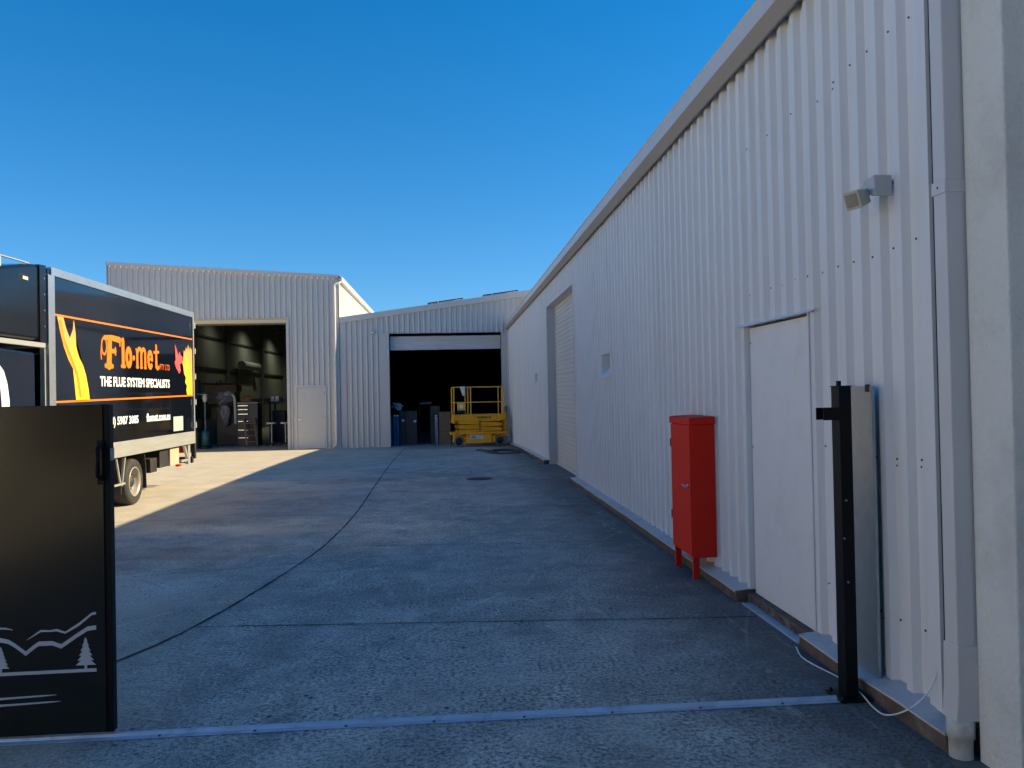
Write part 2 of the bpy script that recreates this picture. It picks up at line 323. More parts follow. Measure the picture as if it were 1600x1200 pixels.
def islands(mb):
    par = list(range(len(mb.v)))
    def find(i):
        while par[i] != i: par[i] = par[par[i]]; i = par[i]
        return i
    for f in mb.f:
        for k in f[1:]: par[find(k)] = find(f[0])
    key = {}
    for i, v in enumerate(mb.v):          # caps of tubes share positions with their walls
        q = (round(v[0], 5), round(v[1], 5), round(v[2], 5))
        if q in key: par[find(i)] = find(key[q])
        else: key[q] = i
    out = {}
    for f, mi, sm in zip(mb.f, mb.mi, mb.sm): out.setdefault(find(f[0]), []).append((f, mi, sm))
    res = []
    for fs in out.values():
        m2 = MB(); ids = sorted({i for f, _, _ in fs for i in f}); mp = {i: k for k, i in enumerate(ids)}
        m2.v = [mb.v[i] for i in ids]
        for f, mi, sm in fs: m2.f.append(tuple(mp[i] for i in f)); m2.mi.append(mi); m2.sm.append(sm)
        res.append(m2)
    return res
def part(mb, name, m, parent, bevel=0.0, seg=2, label=None):
    if name in SPLIT:
        for q in islands(mb): o = q.build(SPLIT[name], m, parent, bevel, seg)
        return o
    o = mb.build(name, m, parent, bevel, seg)
    if label: o['label'] = label
    return o

def text_mb(txt, place, u0, u1, v0, v1, depth=0.002, bold=0.0, shear=0.0):
    """default-font text as a mesh, fitted into u0..u1 x v0..v1; place(u, v, w) -> world"""
    cu = D.curves.new('t', 'FONT'); cu.body = txt; cu.size = 1; cu.offset = bold; cu.shear = shear; cu.resolution_u = 3
    ob = D.objects.new('t', cu); COL.objects.link(ob); bpy.context.view_layer.update()
    me = D.meshes.new_from_object(ob.evaluated_get(bpy.context.evaluated_depsgraph_get()))
    xs = [v.co.x for v in me.vertices]; ys = [v.co.y for v in me.vertices]
    x0, x1, y0, y1 = min(xs), max(xs), min(ys), max(ys); mb = MB()
    bm = bmesh.new(); bm.from_mesh(me)
    r = bmesh.ops.extrude_face_region(bm, geom=bm.faces[:])
    for e in r['geom']:
        if isinstance(e, bmesh.types.BMVert): e.co.z += 1.0
    vs = [place(u0+(v.co.x-x0)/(x1-x0)*(u1-u0), v0+(v.co.y-y0)/(y1-y0)*(v1-v0), v.co.z*depth) for v in bm.verts]
    bm.verts.index_update(); fs = [tuple(v.index for v in f.verts) for f in bm.faces]
    mb.add(vs, fs); bm.free(); D.objects.remove(ob); D.curves.remove(cu); D.meshes.remove(me)
    return mb

# ribbed sheet: along axis from a to b, standing between z0(u) and z1(u); base = position of pans, out = direction sign of ribs
def ribs(mb, axis, a, b, z0, z1, base, out, pitch=0.2, crest=0.05, slope=0.022, depth=0.03, phase=0.0, mi=0):
    pan = pitch-crest-2*slope
    us = [a]; k = math.floor((a-phase)/pitch)-1
    while phase+k*pitch < b+pitch:
        s0 = phase+k*pitch
        us += [s0, s0+slope, s0+slope+crest, s0+2*slope+crest, s0+2*slope+crest+pan*0.5]
        k += 1
    us.append(b); us = sorted({round(u, 5) for u in us if a-1e-6 <= u <= b+1e-6})
    def prof(u):
        t = (u-phase) % pitch
        if t < slope: return t/slope
        if t < slope+crest: return 1
        if t < 2*slope+crest: return 1-(t-slope-crest)/slope
        return 0
    f0 = z0 if callable(z0) else (lambda u: z0); f1 = z1 if callable(z1) else (lambda u: z1)
    vs = []
    for u in us:
        d = base + out*depth*max(0, min(1, prof(u)))
        for z in (f0(u), f1(u)): vs.append((d, u, z) if axis == 'y' else (u, d, z))
    fs = [(2*i, 2*i+2, 2*i+3, 2*i+1) for i in range(len(us)-1)]
    mb.add(vs, fs, mi)

def slats(mb, axis, a, b, z0, z1, base, out, pitch=0.095, depth=0.014, mi=0):
    """roller-shutter curtain of rounded horizontal laths"""
    n = max(1, round((z1-z0)/pitch)); rows = []
    for i in range(n):
        zz = z0+(z1-z0)*i/n; h = (z1-z0)/n
        for t, d in ((0.0, 0), (0.10, .75), (0.3, 1), (0.6, .95), (0.85, .55), (0.96, 0.0)): rows.append((zz+t*h, d*depth))
    rows.append((z1, 0))
    vs = []
    for z, d in rows:
        for u in (a, b): vs.append((base+out*d, u, z) if axis == 'y' else (u, base+out*d, z))
    mb.add(vs, [(2*i, 2*i+1, 2*i+3, 2*i+2) for i in range(len(rows)-1)], mi)

def gz(y):
    y = min(max(y, 14.0), 30.6); return -0.0011*(y-14.0)**2

# ------------------------------------------------------------------ ground
mb = MB(); S = 600
mb.add([(-S, -S, -0.42), (S, -S, -0.42), (S, S, -0.42), (-S, S, -0.42)], [(0, 1, 2, 3)])
o = mb.build('ground', M_grass); tag(o, kind='structure')
mb = MB(); ys = [-26.0, -7.0, 3.0, 14.0] + [14+0.7*i for i in range(1, 24)] + [30.6, 75.0]; xs = [-26, -12, -4, 4, 14]
mb.add([(x, y, gz(y)) for y in ys for x in xs], [(j*5+i, j*5+i+1, j*5+5+i+1, j*5+5+i) for j in range(len(ys)-1) for i in range(4)])
n_ = len(ys); mb.add([(-26, -26, 0), (14, -26, 0), (14, -26, -.42), (-26, -26, -.42)], [(0, 1, 2, 3)])
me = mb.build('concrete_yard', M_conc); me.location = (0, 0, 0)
for v in me.data.vertices: v.co = v.co + Vector(ORG[me])
ORG[me] = (0, 0, 0); tag(me, kind='structure')
# sunlit verge behind the camera
mb = MB(); mb.box(-60, 60, -60, -26.05, -0.42, -0.03); o = mb.build('grass_verge', M_grass); tag(o, kind='structure')

def ribbon(name, pts, wid, z=0.004, m=M_joint, wob=0.0, jag=0.25):
    out = []
    for i in range(len(pts)-1):
        a, b = Vector(pts[i]), Vector(pts[i+1]); n = max(1, int((b-a).length/0.12))
        for k in range(n): out.append(a.lerp(b, k/n))
    out.append(Vector(pts[-1])); vs = []
    for i, p in enumerate(out):
        d = (out[min(i+1, len(out)-1)]-out[max(0, i-1)]).normalized(); nr = Vector((-d.y, d.x))
        c = p + nr*random.uniform(-wob, wob)
        ww = wid*(1+random.uniform(-jag, jag))
        for s_ in (-.5, .5):
            q = c+nr*ww*s_; vs.append((q.x, q.y, gz(q.y)+z))
    mb = MB(); mb.add(vs, [(2*i, 2*i+1, 2*i+3, 2*i+2) for i in range(len(out)-1)])
    o = mb.build(name, m); tag(o, kind='structure'); return o
def smooth_pts(P, n=8):
    out = []
    for i in range(len(P)-1):
        p0, p1, p2, p3 = [Vector(P[max(0, min(len(P)-1, j))]) for j in (i-1, i, i+1, i+2)]
        for k in range(n):
            t = k/n; out.append(0.5*((2*p1)+(-p0+p2)*t+(2*p0-5*p1+4*p2-p3)*t*t+(-p0+3*p1-3*p2+p3)*t**3))
    out.append(Vector(P[-1])); return out
ribbon('slab_joint', smooth_pts([(-1.62, 29.5), (-1.52, 22), (-1.40, 15), (-1.35, 11.85), (-1.39, 9.6), (-1.51, 8.18), (-1.82, 6.3), (-2.14, 5.29), (-2.75, 4.35), (-3.3, 3.7)]), 0.021, wob=0.004, jag=.4)
for a, b, wd in [((-1.34, 11.85), (2.15, 11.6), .022), ((-1.37, 9.0), (2.12, 8.75), .018), ((-1.86, 6.02), (2.18, 5.68), .020), ((-2.99, 7.81), (-1.55, 8.17), .022),
                 ((-4.9, 14.1), (-1.4, 14.3), .022), ((-1.45, 17.4), (2.15, 17.3), .022), ((-9, 20.4), (-1.5, 20.6), .03), ((-9, 25.5), (2.1, 25.7), .03), ((-9, 11.2), (-1.5, 11.5), .02)]:
    ribbon('slab_joint', [a, b], wd*.55, wob=0.004, jag=.5)

# manhole cover
t = thing('manhole_cover', (0.55, 15.72, gz(15.7)), 'round dark iron manhole cover set in the middle of the concrete yard', 'manhole cover')
mb = MB(); mb.lathe((0.55, 15.72, gz(15.7)), [(0.26, 0.0), (0.26, 0.006), (0.235, 0.007)], n=36); part(mb, 'frame_ring', M_iron, t)
mb = MB(); mb.lathe((0.55, 15.72, gz(15.7)), [(0.228, 0.002), (0.228, 0.011), (0.15, 0.012)], n=36)
for i in range(-4, 5): mb.box(0.55+i*.045-.008, 0.55+i*.045+.008, 15.72-.16, 15.72+.16, gz(15.7)+.012, gz(15.7)+.016)
part(mb, 'lid', M_iron, t)

# ------------------------------------------------------------------ right warehouse
WX = 2.335; Y0, Y1 = 3.66, 30.96
wh = thing('warehouse', (7.0, 17.0, 0), 'long cream ribbed steel warehouse along the right side with closed roller door', 'warehouse')
OPEN = dict(door=(4.965, 6.10, 2.13), roll=(14.70, 18.70, 3.65))
V1 = (11.35, 12.0, 1.86, 2.20); V2 = (20.9, 21.5, 1.88, 2.16)
ZT = 4.24
mb = MB()
gzl = lambda y: gz(y)+0.10
for a, b, z0, z1 in [(Y0, 4.965, gzl, ZT), (4.965, 6.10, 2.13, ZT), (6.10, V1[0], gzl, ZT), (V1[0], V1[1], gzl, V1[2]), (V1[0], V1[1], V1[3], ZT), (V1[1], 14.70, gzl, ZT),
                     (14.70, 18.70, 3.65, ZT), (18.70, V2[0], gzl, ZT), (V2[0], V2[1], gzl, V2[2]), (V2[0], V2[1], V2[3], ZT), (V2[1], Y1, gzl, ZT)]:
    ribs(mb, 'y', a, b, z0, z1, WX, -1, pitch=0.2, crest=0.056, slope=0.018, depth=0.040, phase=0.08)
# rivets / screws on the rib pans
for zr, jit in ((3.49, .02), (2.37, .012), (1.27, .012), (0.42, .012)):
    k = 0
    while 0.08+k*0.2 < Y1:
        y = 0.08+k*0.2+0.16; k += 1
        if y < Y0+.05 or y > 29 or (4.9 < y < 6.2 and zr < 2.2) or (14.5 < y < 18.8 and zr < 3.7): continue
        if (V1[0]-.1 < y < V1[1]+.1) and abs(zr-2.1) < .3: continue
        z = zr+random.uniform(-jit, jit)
        mb.lathe((WX-0.0005, y+random.uniform(-.02, .02), z), [(0.0062, 0), (0.0062, -0.004), (0.004, -0.006)], 'x', n=8, mi=1)
        if random.random() < .25: mb.lathe((WX-0.0005, y+random.uniform(-.02, .02), z-.035), [(0.006, 0), (0.006, -0.003)], 'x', n=8, mi=1)
# dark leaf coloured as shade in the corner gap, then end return flashing
mb.box(WX-0.028, WX+0.05, Y0-0.012, Y0-0.001, 0.10, ZT, mi=1)
mb.box(WX-0.046, WX-0.0435, Y0-0.012, Y0+0.035, 0.10, ZT); mb.box(WX-0.0435, WX-0.0285, Y0-0.012, Y0-0.001, 0.10, ZT)
part(mb, 'wall_cladding', [M_wall, M_screw_shade], wh)
mb = MB()
for a, b, z0, z1 in [(Y0, 4.965, -.05, ZT), (4.965, 6.10, 2.13, ZT), (6.10, V1[0]-.02, -.05, ZT), (V1[0]-.02, V1[1]+.02, -.05, V1[2]-.02), (V1[0]-.02, V1[1]+.02, V1[3]+.02, ZT), (V1[1]+.02, 14.70, -.05, ZT), (14.70, 18.70, 3.68, ZT),
                     (18.70, V2[0]-.02, -.4, ZT), (V2[0]-.02, V2[1]+.02, -.4, V2[2]-.02), (V2[0]-.02, V2[1]+.02, V2[3]+.02, ZT), (V2[1]+.02, Y1, -.4, ZT)]:
    mb.box(WX+0.012, WX+0.09, a, b, z0, z1)
mb.box(WX+.09, 13, Y0, Y0+.1, -.1, 4.2); mb.box(12.9, 13, Y0+.1, Y1, -.4, 5.3); mb.box(WX+.09, 12.9, Y1-.1, Y1, -.4, 4.2)
part(mb, 'wall_frame', M_soffit, wh)
# roof
mb = MB(); x0, x1 = 2.30, 13.2; sl_ = 0.125
mb.prism([(x0, 4.30), (x1, 4.30+(x1-x0)*sl_), (x1, 4.36+(x1-x0)*sl_), (x0, 4.36)], 'y', Y0-.05, Y1)
part(mb, 'roof', M_wall2, wh)
# gutter: quad profile
mb = MB()
g = [(2.33, 4.075), (2.33, 4.16), (2.345, 4.345), (2.36, 4.345), (2.20, 4.345)]
mb.prism([(2.175, 4.345), (2.162, 4.33), (2.175, 4.31), (2.175, 4.19), (2.19, 4.185), (2.19, 4.30), (2.20, 4.352)], 'y', Y0-.08, Y1-.02)
mb.prism([(2.178, 4.19), (2.245, 4.110), (2.262, 4.110), (2.262, 4.165), (2.19, 4.20)], 'y', Y0-.08, Y1-.02, mi=1); mb.box(2.262, 2.335, Y0-.08, Y1-.02, 4.165, 4.175, mi=1)
mb.prism([(2.20, 4.30), (2.36, 4.30), (2.36, 4.31), (2.20, 4.31)], 'y', Y0-.08, Y1-.02)
for y in [Y0-.085, Y1-.02]: mb.prism([(2.175, 4.345), (2.178, 4.19), (2.245, 4.11), (2.335, 4.165), (2.34, 4.345)], 'y', y, y+.006)
part(mb, 'gutter', [M_gutter, M_soffit], wh)
# concrete/brick ledge
led = [(3.46, 4.965), (6.10, 14.62), (18.80, 30.9)]
for a, b in led:
    mb = MB(); n = max(2, int((b-a)/0.35)); ys = [a+(b-a)*i/n for i in range(n+1)]
    xo = [2.175+random.uniform(-.006, .006) for _ in ys]; zt = [gz(y)+0.088+random.uniform(-.004, .004) for y in ys]
    top = []; 
    for y, xx, z in zip(ys, xo, zt): top += [(xx, y, z), (WX+.012, y, z+.018), (xx+.004, y, z-.014), (xx+.012+random.uniform(-.008, .008), y, gz(y)-.03)]
    fs = []; fm = []
    for i in range(n):
        q = 4*i; mb.add([top[q], top[q+1], top[q+5], top[q+4]], [(0, 1, 2, 3)], 0)
        mb.add([top[q], top[q+4], top[q+6], top[q+2]], [(0, 1, 2, 3)], 0)
        mb.add([top[q+2], top[q+6], top[q+7], top[q+3]], [(0, 1, 2, 3)], 1)
    for q, yy in ((0, a), (4*n, b)):
        mb.add([top[q+2], top[q+3], (WX+.012, yy, gz(yy)-.03), top[q+1], top[q]], [(0, 1, 2, 3, 4)], 1)
    part(mb, 'ledge', [M_plinth, M_brick], wh)
# personnel door in flat painted sheet
mb = MB(); mb.box(WX-.006, WX+.03, 4.985, 6.075, 0.072, 2.115)
d = part(mb, 'access_door', M_door, wh, bevel=0.003)
mb = MB()
for y, zs_ in ((5.01, (.3, .55, .85, 1.15, 1.45, 1.75, 2.05)), (6.055, (1.2, 2.0))):
    for z in zs_: mb.lathe((WX-.006, y, z), [(.006, 0), (.006, -.004)], 'x', n=8)
part(mb, 'screw_row', M_screw_shade, d)
mb = MB(); mb.box(WX+.031, WX+.05, 4.965, 6.10, 0.0, 2.13); part(mb, 'door_gap_shade', M_screw_shade, wh)  # dark sheet behind the door, coloured as the shade in its gap
mb = MB(); mb.box(WX-.048, WX+.03, 6.081, 6.106, .1, 2.13); part(mb, 'door_jamb', M_wall, wh)
mb = MB(); mb.box(WX-.048, WX+.03, 4.960, 4.981, .1, 2.13); part(mb, 'door_jamb', M_wall, wh)
mb = MB(); mb.prism([(WX-.07, 2.125), (WX-.034, 2.15), (WX+.0, 2.155), (WX+.01, 2.135), (WX-.034, 2.137)], 'y', 4.88, 6.24); part(mb, 'door_hood', M_wall, wh)
mb = MB(); mb.box(2.20, 2.27, 5.03, 6.02, 0.003, 0.014); part(mb, 'door_sill', M_rail, wh)
mb = MB(); mb.box(2.275, WX+.02, 4.97, 6.095, -.02, .07)
for i in range(14):
    q = 5.0+i*.078+random.uniform(-.02, .02); mb.box(2.262+random.random()*.01, 2.28, q, q+random.uniform(.02, .05), random.uniform(-.01, .02), .03+random.random()*.035)
part(mb, 'door_step', M_brick, wh)
# roller door
mb = MB(); slats(mb, 'y', 14.74, 18.68, gz(17)-.02, 3.65, 2.50, -1); mb.box(2.512, 2.53, 14.74, 18.68, -.05, 3.65); rd = part(mb, 'roller_door', M_wall2, wh)
mb = MB(); mb.box(2.47, 2.52, 14.80, 18.65, gz(17)-.02, gz(17)+.04); part(mb, 'bottom_rail', M_gutter, rd)
mb = MB()
mb.box(WX-.035, 2.55, 18.690, 18.755, -.1, 3.65); mb.box(WX-.035, 2.55, 14.64, 14.70, -.1, 3.65); mb.box(WX-.035, 2.55, 14.64, 18.76, 3.652, 3.70)
mb.box(2.465, 2.49, 18.64, 18.689, -.1, 3.62); part(mb, 'door_surround', M_gutter, wh)
# two little wall vents
for (a, b, z0, z1) in (V1, V2):
    mb = MB(); q = 0.22
    mb.box(WX-.036, WX+q, b, b+.012, z0, z1); mb.box(WX-.036, WX+q, a-.012, a, z0, z1); mb.box(WX-.036, WX+q, a-.012, b+.012, z1, z1+.012)
    mb.prism([(WX-.06, z0-.012), (WX-.06, z0), (WX+q, z0+.30), (WX+q, z0-.012)], 'y', a, b); mb.box(WX+q, WX+q+.01, a-.012, b+.012, z0, z1+.012)
    part(mb, 'wall_vent', M_wall, wh)
# square downpipe at the near corner
dp = None
mb = MB(); mb.box(2.20, 2.30, 3.385, 3.475, 0.30, 4.6); dp = part(mb, 'downpipe', M_pipe, wh, bevel=0.006)
mb = MB(); mb.box(2.194, 2.306, 3.379, 3.481, 2.50, 2.56)
mb.prism([(2.196, .50), (2.304, .50), (2.304, .30), (2.292, .17), (2.182, .17), (2.194, .30)], 'y', 3.376, 3.482)
part(mb, 'pipe_collar', M_pipe, dp, bevel=0.004)
mb = MB(); mb.lathe((2.235, 3.43, 0), [(.050, -.02), (.050, .085), (.058, .088), (.058, .17), (.050, .175)], n=24); part(mb, 'pipe_socket', M_pvc, dp)
mb = MB()
for z in (2.53,): mb.lathe((2.194, 3.43, z), [(.005, 0), (.005, -.003)], 'x', n=8)
part(mb, 'rivet', M_screw_shade, dp)

# ------------------------------------------------------------------ rendered building nearest the camera
st = thing('rendered_building', (4.0, 1.5, 0), 'cream rendered masonry pier and wall at the right edge beside the downpipe', 'building')
mb = MB(); mb.box(2.285, 2.70, 3.115, 3.378, -0.1, 5.2); part(mb, 'pier', M_stucco, st, bevel=0.008)
mb = MB(); mb.box(2.62, 8.0, -11.0, 3.11, -.1, 4.6); mb.box(2.70, 8, 3.11, 3.62, -.1, 4.6); part(mb, 'wall', M_stucco, st)  # unseen wall run lengthened behind the camera to deepen the shade there
mb = MB(); mb.box(2.55, 8.1, -11.1, 3.10, 4.6, 4.75); part(mb, 'parapet_cap', M_gutter, st)
mb = MB(); mb.box(2.36, 2.40, 3.38, 3.64, 0.0, 4.4); mb.box(2.30, 2.359, 3.480, 3.575, 0.0, 4.5, 1); part(mb, 'joint_strip', [M_screw_shade, M_stucco], st)  # dark box stands for shade in the corner gap, beside a cream strip

# floodlight on the warehouse wall
fl = thing('floodlight', (2.28, 4.0, 2.6), 'small beige outdoor floodlight on a bracket high on the warehouse wall', 'floodlight')
mb = MB(); mb.tube([(2.33, 4.03, 2.715), (2.29, 4.00, 2.71), (2.275, 3.985, 2.705)], .013, 10); mb.lathe((2.305, 4.02, 2.712), [(.022, 0), (.022, -.012)], 'x', n=16); part(mb, 'bracket_arm', M_lampg, fl)
mb = MB(); mb.prism([(3.955, 2.625), (4.06, 2.655), (4.09, 2.685), (4.05, 2.73), (3.955, 2.735)], 'x', 2.19, 2.285)
part(mb, 'junction_box', M_lampg, fl, bevel=0.006)
mb = MB(); mb.tube([(2.20, 4.03, 2.67), (2.18, 4.03, 2.655), (2.155, 4.025, 2.64)], .02, 12); part(mb, 'swivel', M_lampg, fl)
mb = MB()
# hood: tapered box tipped towards the yard
c = Vector((2.128, 4.015, 2.622)); fx_ = Vector((-.85, -.25, -.28)).normalized(); sx = fx_.cross(Vector((0, 0, 1))).normalized(); ux = sx.cross(fx_)
def hood(w1, h1, d0, d1, w2, h2): return [c+sx*i*w_+ux*j*h_+fx_*d_ for d_, w_, h_ in ((d0, w2, h2), (d1, w1, h1)) for i, j in ((-1, -1), (1, -1), (1, 1), (-1, 1))]
bx = [(3, 2, 1, 0), (4, 5, 6, 7), (0, 1, 5, 4), (1, 2, 6, 5), (2, 3, 7, 6), (3, 0, 4, 7)]
mb.add(hood(.054, .048, -.05, .035, .040, .036), bx)
hd = part(mb, 'lamp_head', M_lampb, fl, bevel=0.006)
mb = MB(); mb.add(hood(.040, .034, .033, .037, .040, .034), bx); part(mb, 'lens', M_lens, hd)

# ------------------------------------------------------------------ gate post and galvanised guard
gp = thing('gate_post', (2.085, 4.145, 0), 'black square steel gate post with catch bracket bolted down at the rail end', 'gate post')
mb = MB(); mb.box(2.050, 2.118, 4.105, 4.195, 0.012, 1.65); part(mb, 'post', M_black, gp, bevel=0.004)
mb = MB(); mb.box(2.0, 2.17, 4.06, 4.24, 0.003, 0.014)
for x in (2.02, 2.15):
    for y in (4.08, 4.22): mb.lathe((x, y, .014), [(.012, 0), (.012, .01), (.006, .018)], n=6)
part(mb, 'base_plate', M_black, gp, bevel=0.002)
mb = MB(); mb.box(2.046, 2.122, 4.101, 4.199, 1.65, 1.656); mb.box(2.062, 2.082, 4.14, 4.16, 1.656, 1.682); part(mb, 'post_cap', M_black, gp, bevel=0.002)
mb = MB(); mb.box(1.962, 2.05, 4.10, 4.108, 1.475, 1.54); mb.box(1.962, 2.05, 4.185, 4.193, 1.475, 1.54); mb.box(1.99, 2.05, 4.108, 4.185, 1.477, 1.485); mb.box(2.02, 2.028, 4.108, 4.185, 1.487, 1.538)
part(mb, 'catch_bracket', M_black, gp, bevel=0.002)
mb = MB()
for z in (.85, .62, 1.05): mb.lathe((2.075 if z != .85 else 2.06, 4.105, z), [(.006, 0), (.006, -.004)], 'y', n=8)
part(mb, 'bolts', M_galv, gp)
gs = thing('galvanised_guard', (2.26, 4.3, 0.09), 'tall smooth galvanised steel guard sheet between black gate post and ribbed wall', 'steel guard')
mb = MB(); mb.box(2.244, 2.249, 4.135, 4.52, 0.10, 1.65); mb.box(2.249, 2.262, 4.135, 4.139, .10, 1.65); part(mb, 'sheet', M_galv, gs)
mb = MB()
for z in (.3, .9, 1.5): mb.box(2.249, WX-.03, 4.42, 4.46, z, z+.03)
part(mb, 'clips', M_screw_shade, gs)
mb = MB(); mb.box(2.238, 2.252, 4.16, 4.19, 1.62, 1.66); part(mb, 'hook', M_dark, gs)

# track
tr = thing('gate_track', (-1.5, 4.12, 0), 'galvanised sliding gate track running across the concrete in the foreground', 'gate track')
mb = MB(); mb.box(-7.5, 2.0, 4.075, 4.165, 0.003, 0.007); mb.prism([(4.105, .007), (4.109, .020), (4.118, .026), (4.126, .020), (4.130, .007)], 'x', -7.5, 2.0)
part(mb, 'rail', M_rail, tr)
mb = MB(); x = -7.3
while x < 2.0:
    for y in (4.088, 4.152):
        if random.random() < .8: mb.lathe((x+random.uniform(-.01, .01), y, .007), [(.008, 0), (.008, .004), (.004, .006)], n=6)
    x += .45
part(mb, 'rail_bolts', M_screw_shade, tr)

# white cable
P = [(2.318, 3.66, 0.62), (2.312, 3.665, .45), (2.30, 3.68, .34), (2.27, 3.69, .22), (2.22, 3.72, .13), (2.165, 3.78, .06), (2.135, 3.88, .01), (2.125, 3.98, .012), (2.14, 4.12, .025), (2.155, 4.28, .012), (2.16, 4.42, .009), (2.12, 4.62, .009), (2.11, 4.78, .009), (2.13, 4.90, .03)]
mb = MB(); mb.tube(smooth_pts(P, 6), .0042, 8); o = mb.build('cable', M_whitec); tag(o, 'thin white cable drooping from the wall corner over the ledge to the gate post foot', 'cable')

ar = thing('unseen_blocker_building', (2, -18, 0), 'unseen dark brick building added behind the camera to hold back sky light', 'building')  # unseen, added to block low light from behind the camera
mb = MB(); mb.box(-14, 24, -26, -16, -.4, 7.5); part(mb, 'wall', M_brick, ar)
mb = MB(); mb.prism([(-26.4, 7.5), (-15.6, 7.5), (-21, 9.2)], 'x', -14.4, 24.4); part(mb, 'roof', M_iron, ar)
# ------------------------------------------------------------------ red hose cabinet
rc = thing('hose_cabinet', (2.2, 7.18, 0), 'tall red metal fire hose cabinet on short legs against the ribbed wall', 'cabinet')
mb = MB(); mb.box(2.092, 2.300, 6.875, 7.485, 0.185, 1.345); part(mb, 'body', M_red, rc, bevel=0.006)
mb = MB(); mb.prism([(2.070, 1.345), (2.302, 1.345), (2.302, 1.415), (2.10, 1.408), (2.070, 1.402)], 'y', 6.862, 7.498); part(mb, 'lid', M_red, rc, bevel=0.005)
mb = MB(); mb.box(2.078, 2.0905, 6.885, 7.478, 0.195, 1.337); dr = part(mb, 'door', M_red, rc, bevel=0.004)
mb = MB(); mb.lathe((2.078, 6.955, .805), [(.020, 0), (.020, -.012), (.010, -.014), (.010, -.030)], 'x', n=14); mb.bar((2.046, 6.93, .80), (2.046, 7.02, .815), .014, .018); part(mb, 'handle', M_chrome, dr, bevel=0.002)
for z in (.45, 1.12): mb = MB(); mb.tube([(2.077, 7.482, z), (2.077, 7.482, z+.075)], .008, 8); part(mb, 'hinge', M_dark, dr)
for y in (6.90, 7.445):
    mb = MB(); mb.box(2.095, 2.15, y, y+.035, 0.0, 0.19); mb.box(2.09, 2.16, y-.008, y+.043, 0.0, .006); part(mb, 'leg', M_red, rc, bevel=0.002)

# ------------------------------------------------------------------ sliding gate
ga = thing('sliding_gate', (-3.8, 4.12, 0.02), 'black sheet sliding gate with silver mountain and pine decal, standing open at left', 'gate')
GX0, GX1 = -6.2, -1.668
mb = MB(); mb.box(GX0+.02, GX1-.030, 4.088, 4.0945, .045, 1.632); part(mb, 'panel', M_gate, ga)
mb = MB(); mb.box(GX1-.045, GX1, 4.095, 4.145, .035, 1.637); mb.box(GX0, GX0+.04, 4.095, 4.145, .035, 1.637)
mb.box(GX0+.04, GX1-.045, 4.097, 4.143, 1.600, 1.635); mb.box(GX0+.04, GX1-.045, 4.097, 4.143, .035, .072)
part(mb, 'frame', M_black, ga, bevel=0.003)
mb = MB(); mb.tube([(GX1-.035, 4.092, 1.44), (GX1-.04, 4.055, 1.42), (GX1-.04, 4.05, 1.36), (GX1-.04, 4.055, 1.29), (GX1-.035, 4.095, 1.27)], .012, 10)
mb.box(GX1-.053, GX1-.028, 4.080, 4.0878, 1.425, 1.46); mb.box(GX1-.053, GX1-.028, 4.080, 4.0878, 1.245, 1.28)
part(mb, 'pull_handle', M_black, ga)
mb = MB()
for z in (1.45, 1.255): mb.lathe((GX1-.03, 4.089, z), [(.005, 0), (.005, -.003)], 'y', n=8)
mb.box(GX1-.002, GX1+.004, 4.10, 4.14, 1.36, 1.42); part(mb, 'handle_screws', M_galv, ga)
for x in (-5.8, -2.4):
    mb = MB(); mb.lathe((x, 4.108, .06), [(.04, 0), (.04, .01), (.032, .012), (.04, .014), (.04, .022)], 'y', n=20); part(mb, 'wheel', M_galv, ga)
# decal: thin applied sheet metal shapes on the near face
def strip(mb, up_, lo_, y, t=.0015):
    for i in range(len(up_)-1):
        mb.prism([up_[i], up_[i+1], lo_[i+1], lo_[i]], 'y', y-t, y)
YD = 4.0878
def zz(pts, th): return [(x, z) for x, z in pts], [(x, z-th) for x, z in pts]
top_line = [(-1.74, .625), (-1.76, .622), (-1.82, .575), (-1.885, .535), (-1.925, .55), (-1.955, .545), (-2.00, .548), (-2.04, .52), (-2.065, .503)]
mb = MB(); u_, l_ = top_line, [(x, z-t_) for (x, z), t_ in zip(top_line, (.012, .012, .014, .010, .012, .008, .010, .006, .002))]; strip(mb, u_, l_, YD)
tl2 = [(-2.13, .555), (-2.16, .565), (-2.22, .57), (-2.35, .60), (-2.48, .55), (-2.6, .64), (-2.75, .60)]
strip(mb, tl2, [(x, z-t_) for (x, z), t_ in zip(tl2, (.003, .008, .010, .012, .012, .012, .01))], YD)
l3 = [(-1.74, .56), (-1.78, .556), (-1.83, .525), (-1.905, .475), (-1.945, .492), (-2.01, .492), (-2.035, .475), (-2.07, .447), (-2.12, .488), (-2.15, .508), (-2.21, .522), (-2.32, .56), (-2.45, .50), (-2.55, .58), (-2.75, .54)]
strip(mb, l3, [(x, z-.021) for x, z in l3], YD)
gl = [(-1.74, .352), (-2.2, .350), (-2.75, .350)]; strip(mb, gl, [(x, z-.016) for x, z in gl], YD-.0016)
for xr, z, th in ((-1.93, .232, .010), (-1.91, .200, .010)):
    ln = [(xr, z), (xr-.06, z+.001), (-2.2, z-.004), (-2.75, z-.012)]
    strip(mb, ln, [(x, zz_-t_) for (x, zz_), t_ in zip(ln, (.001, .007, th, th))], YD)
part(mb, 'mountain_decal', M_decal, ga)
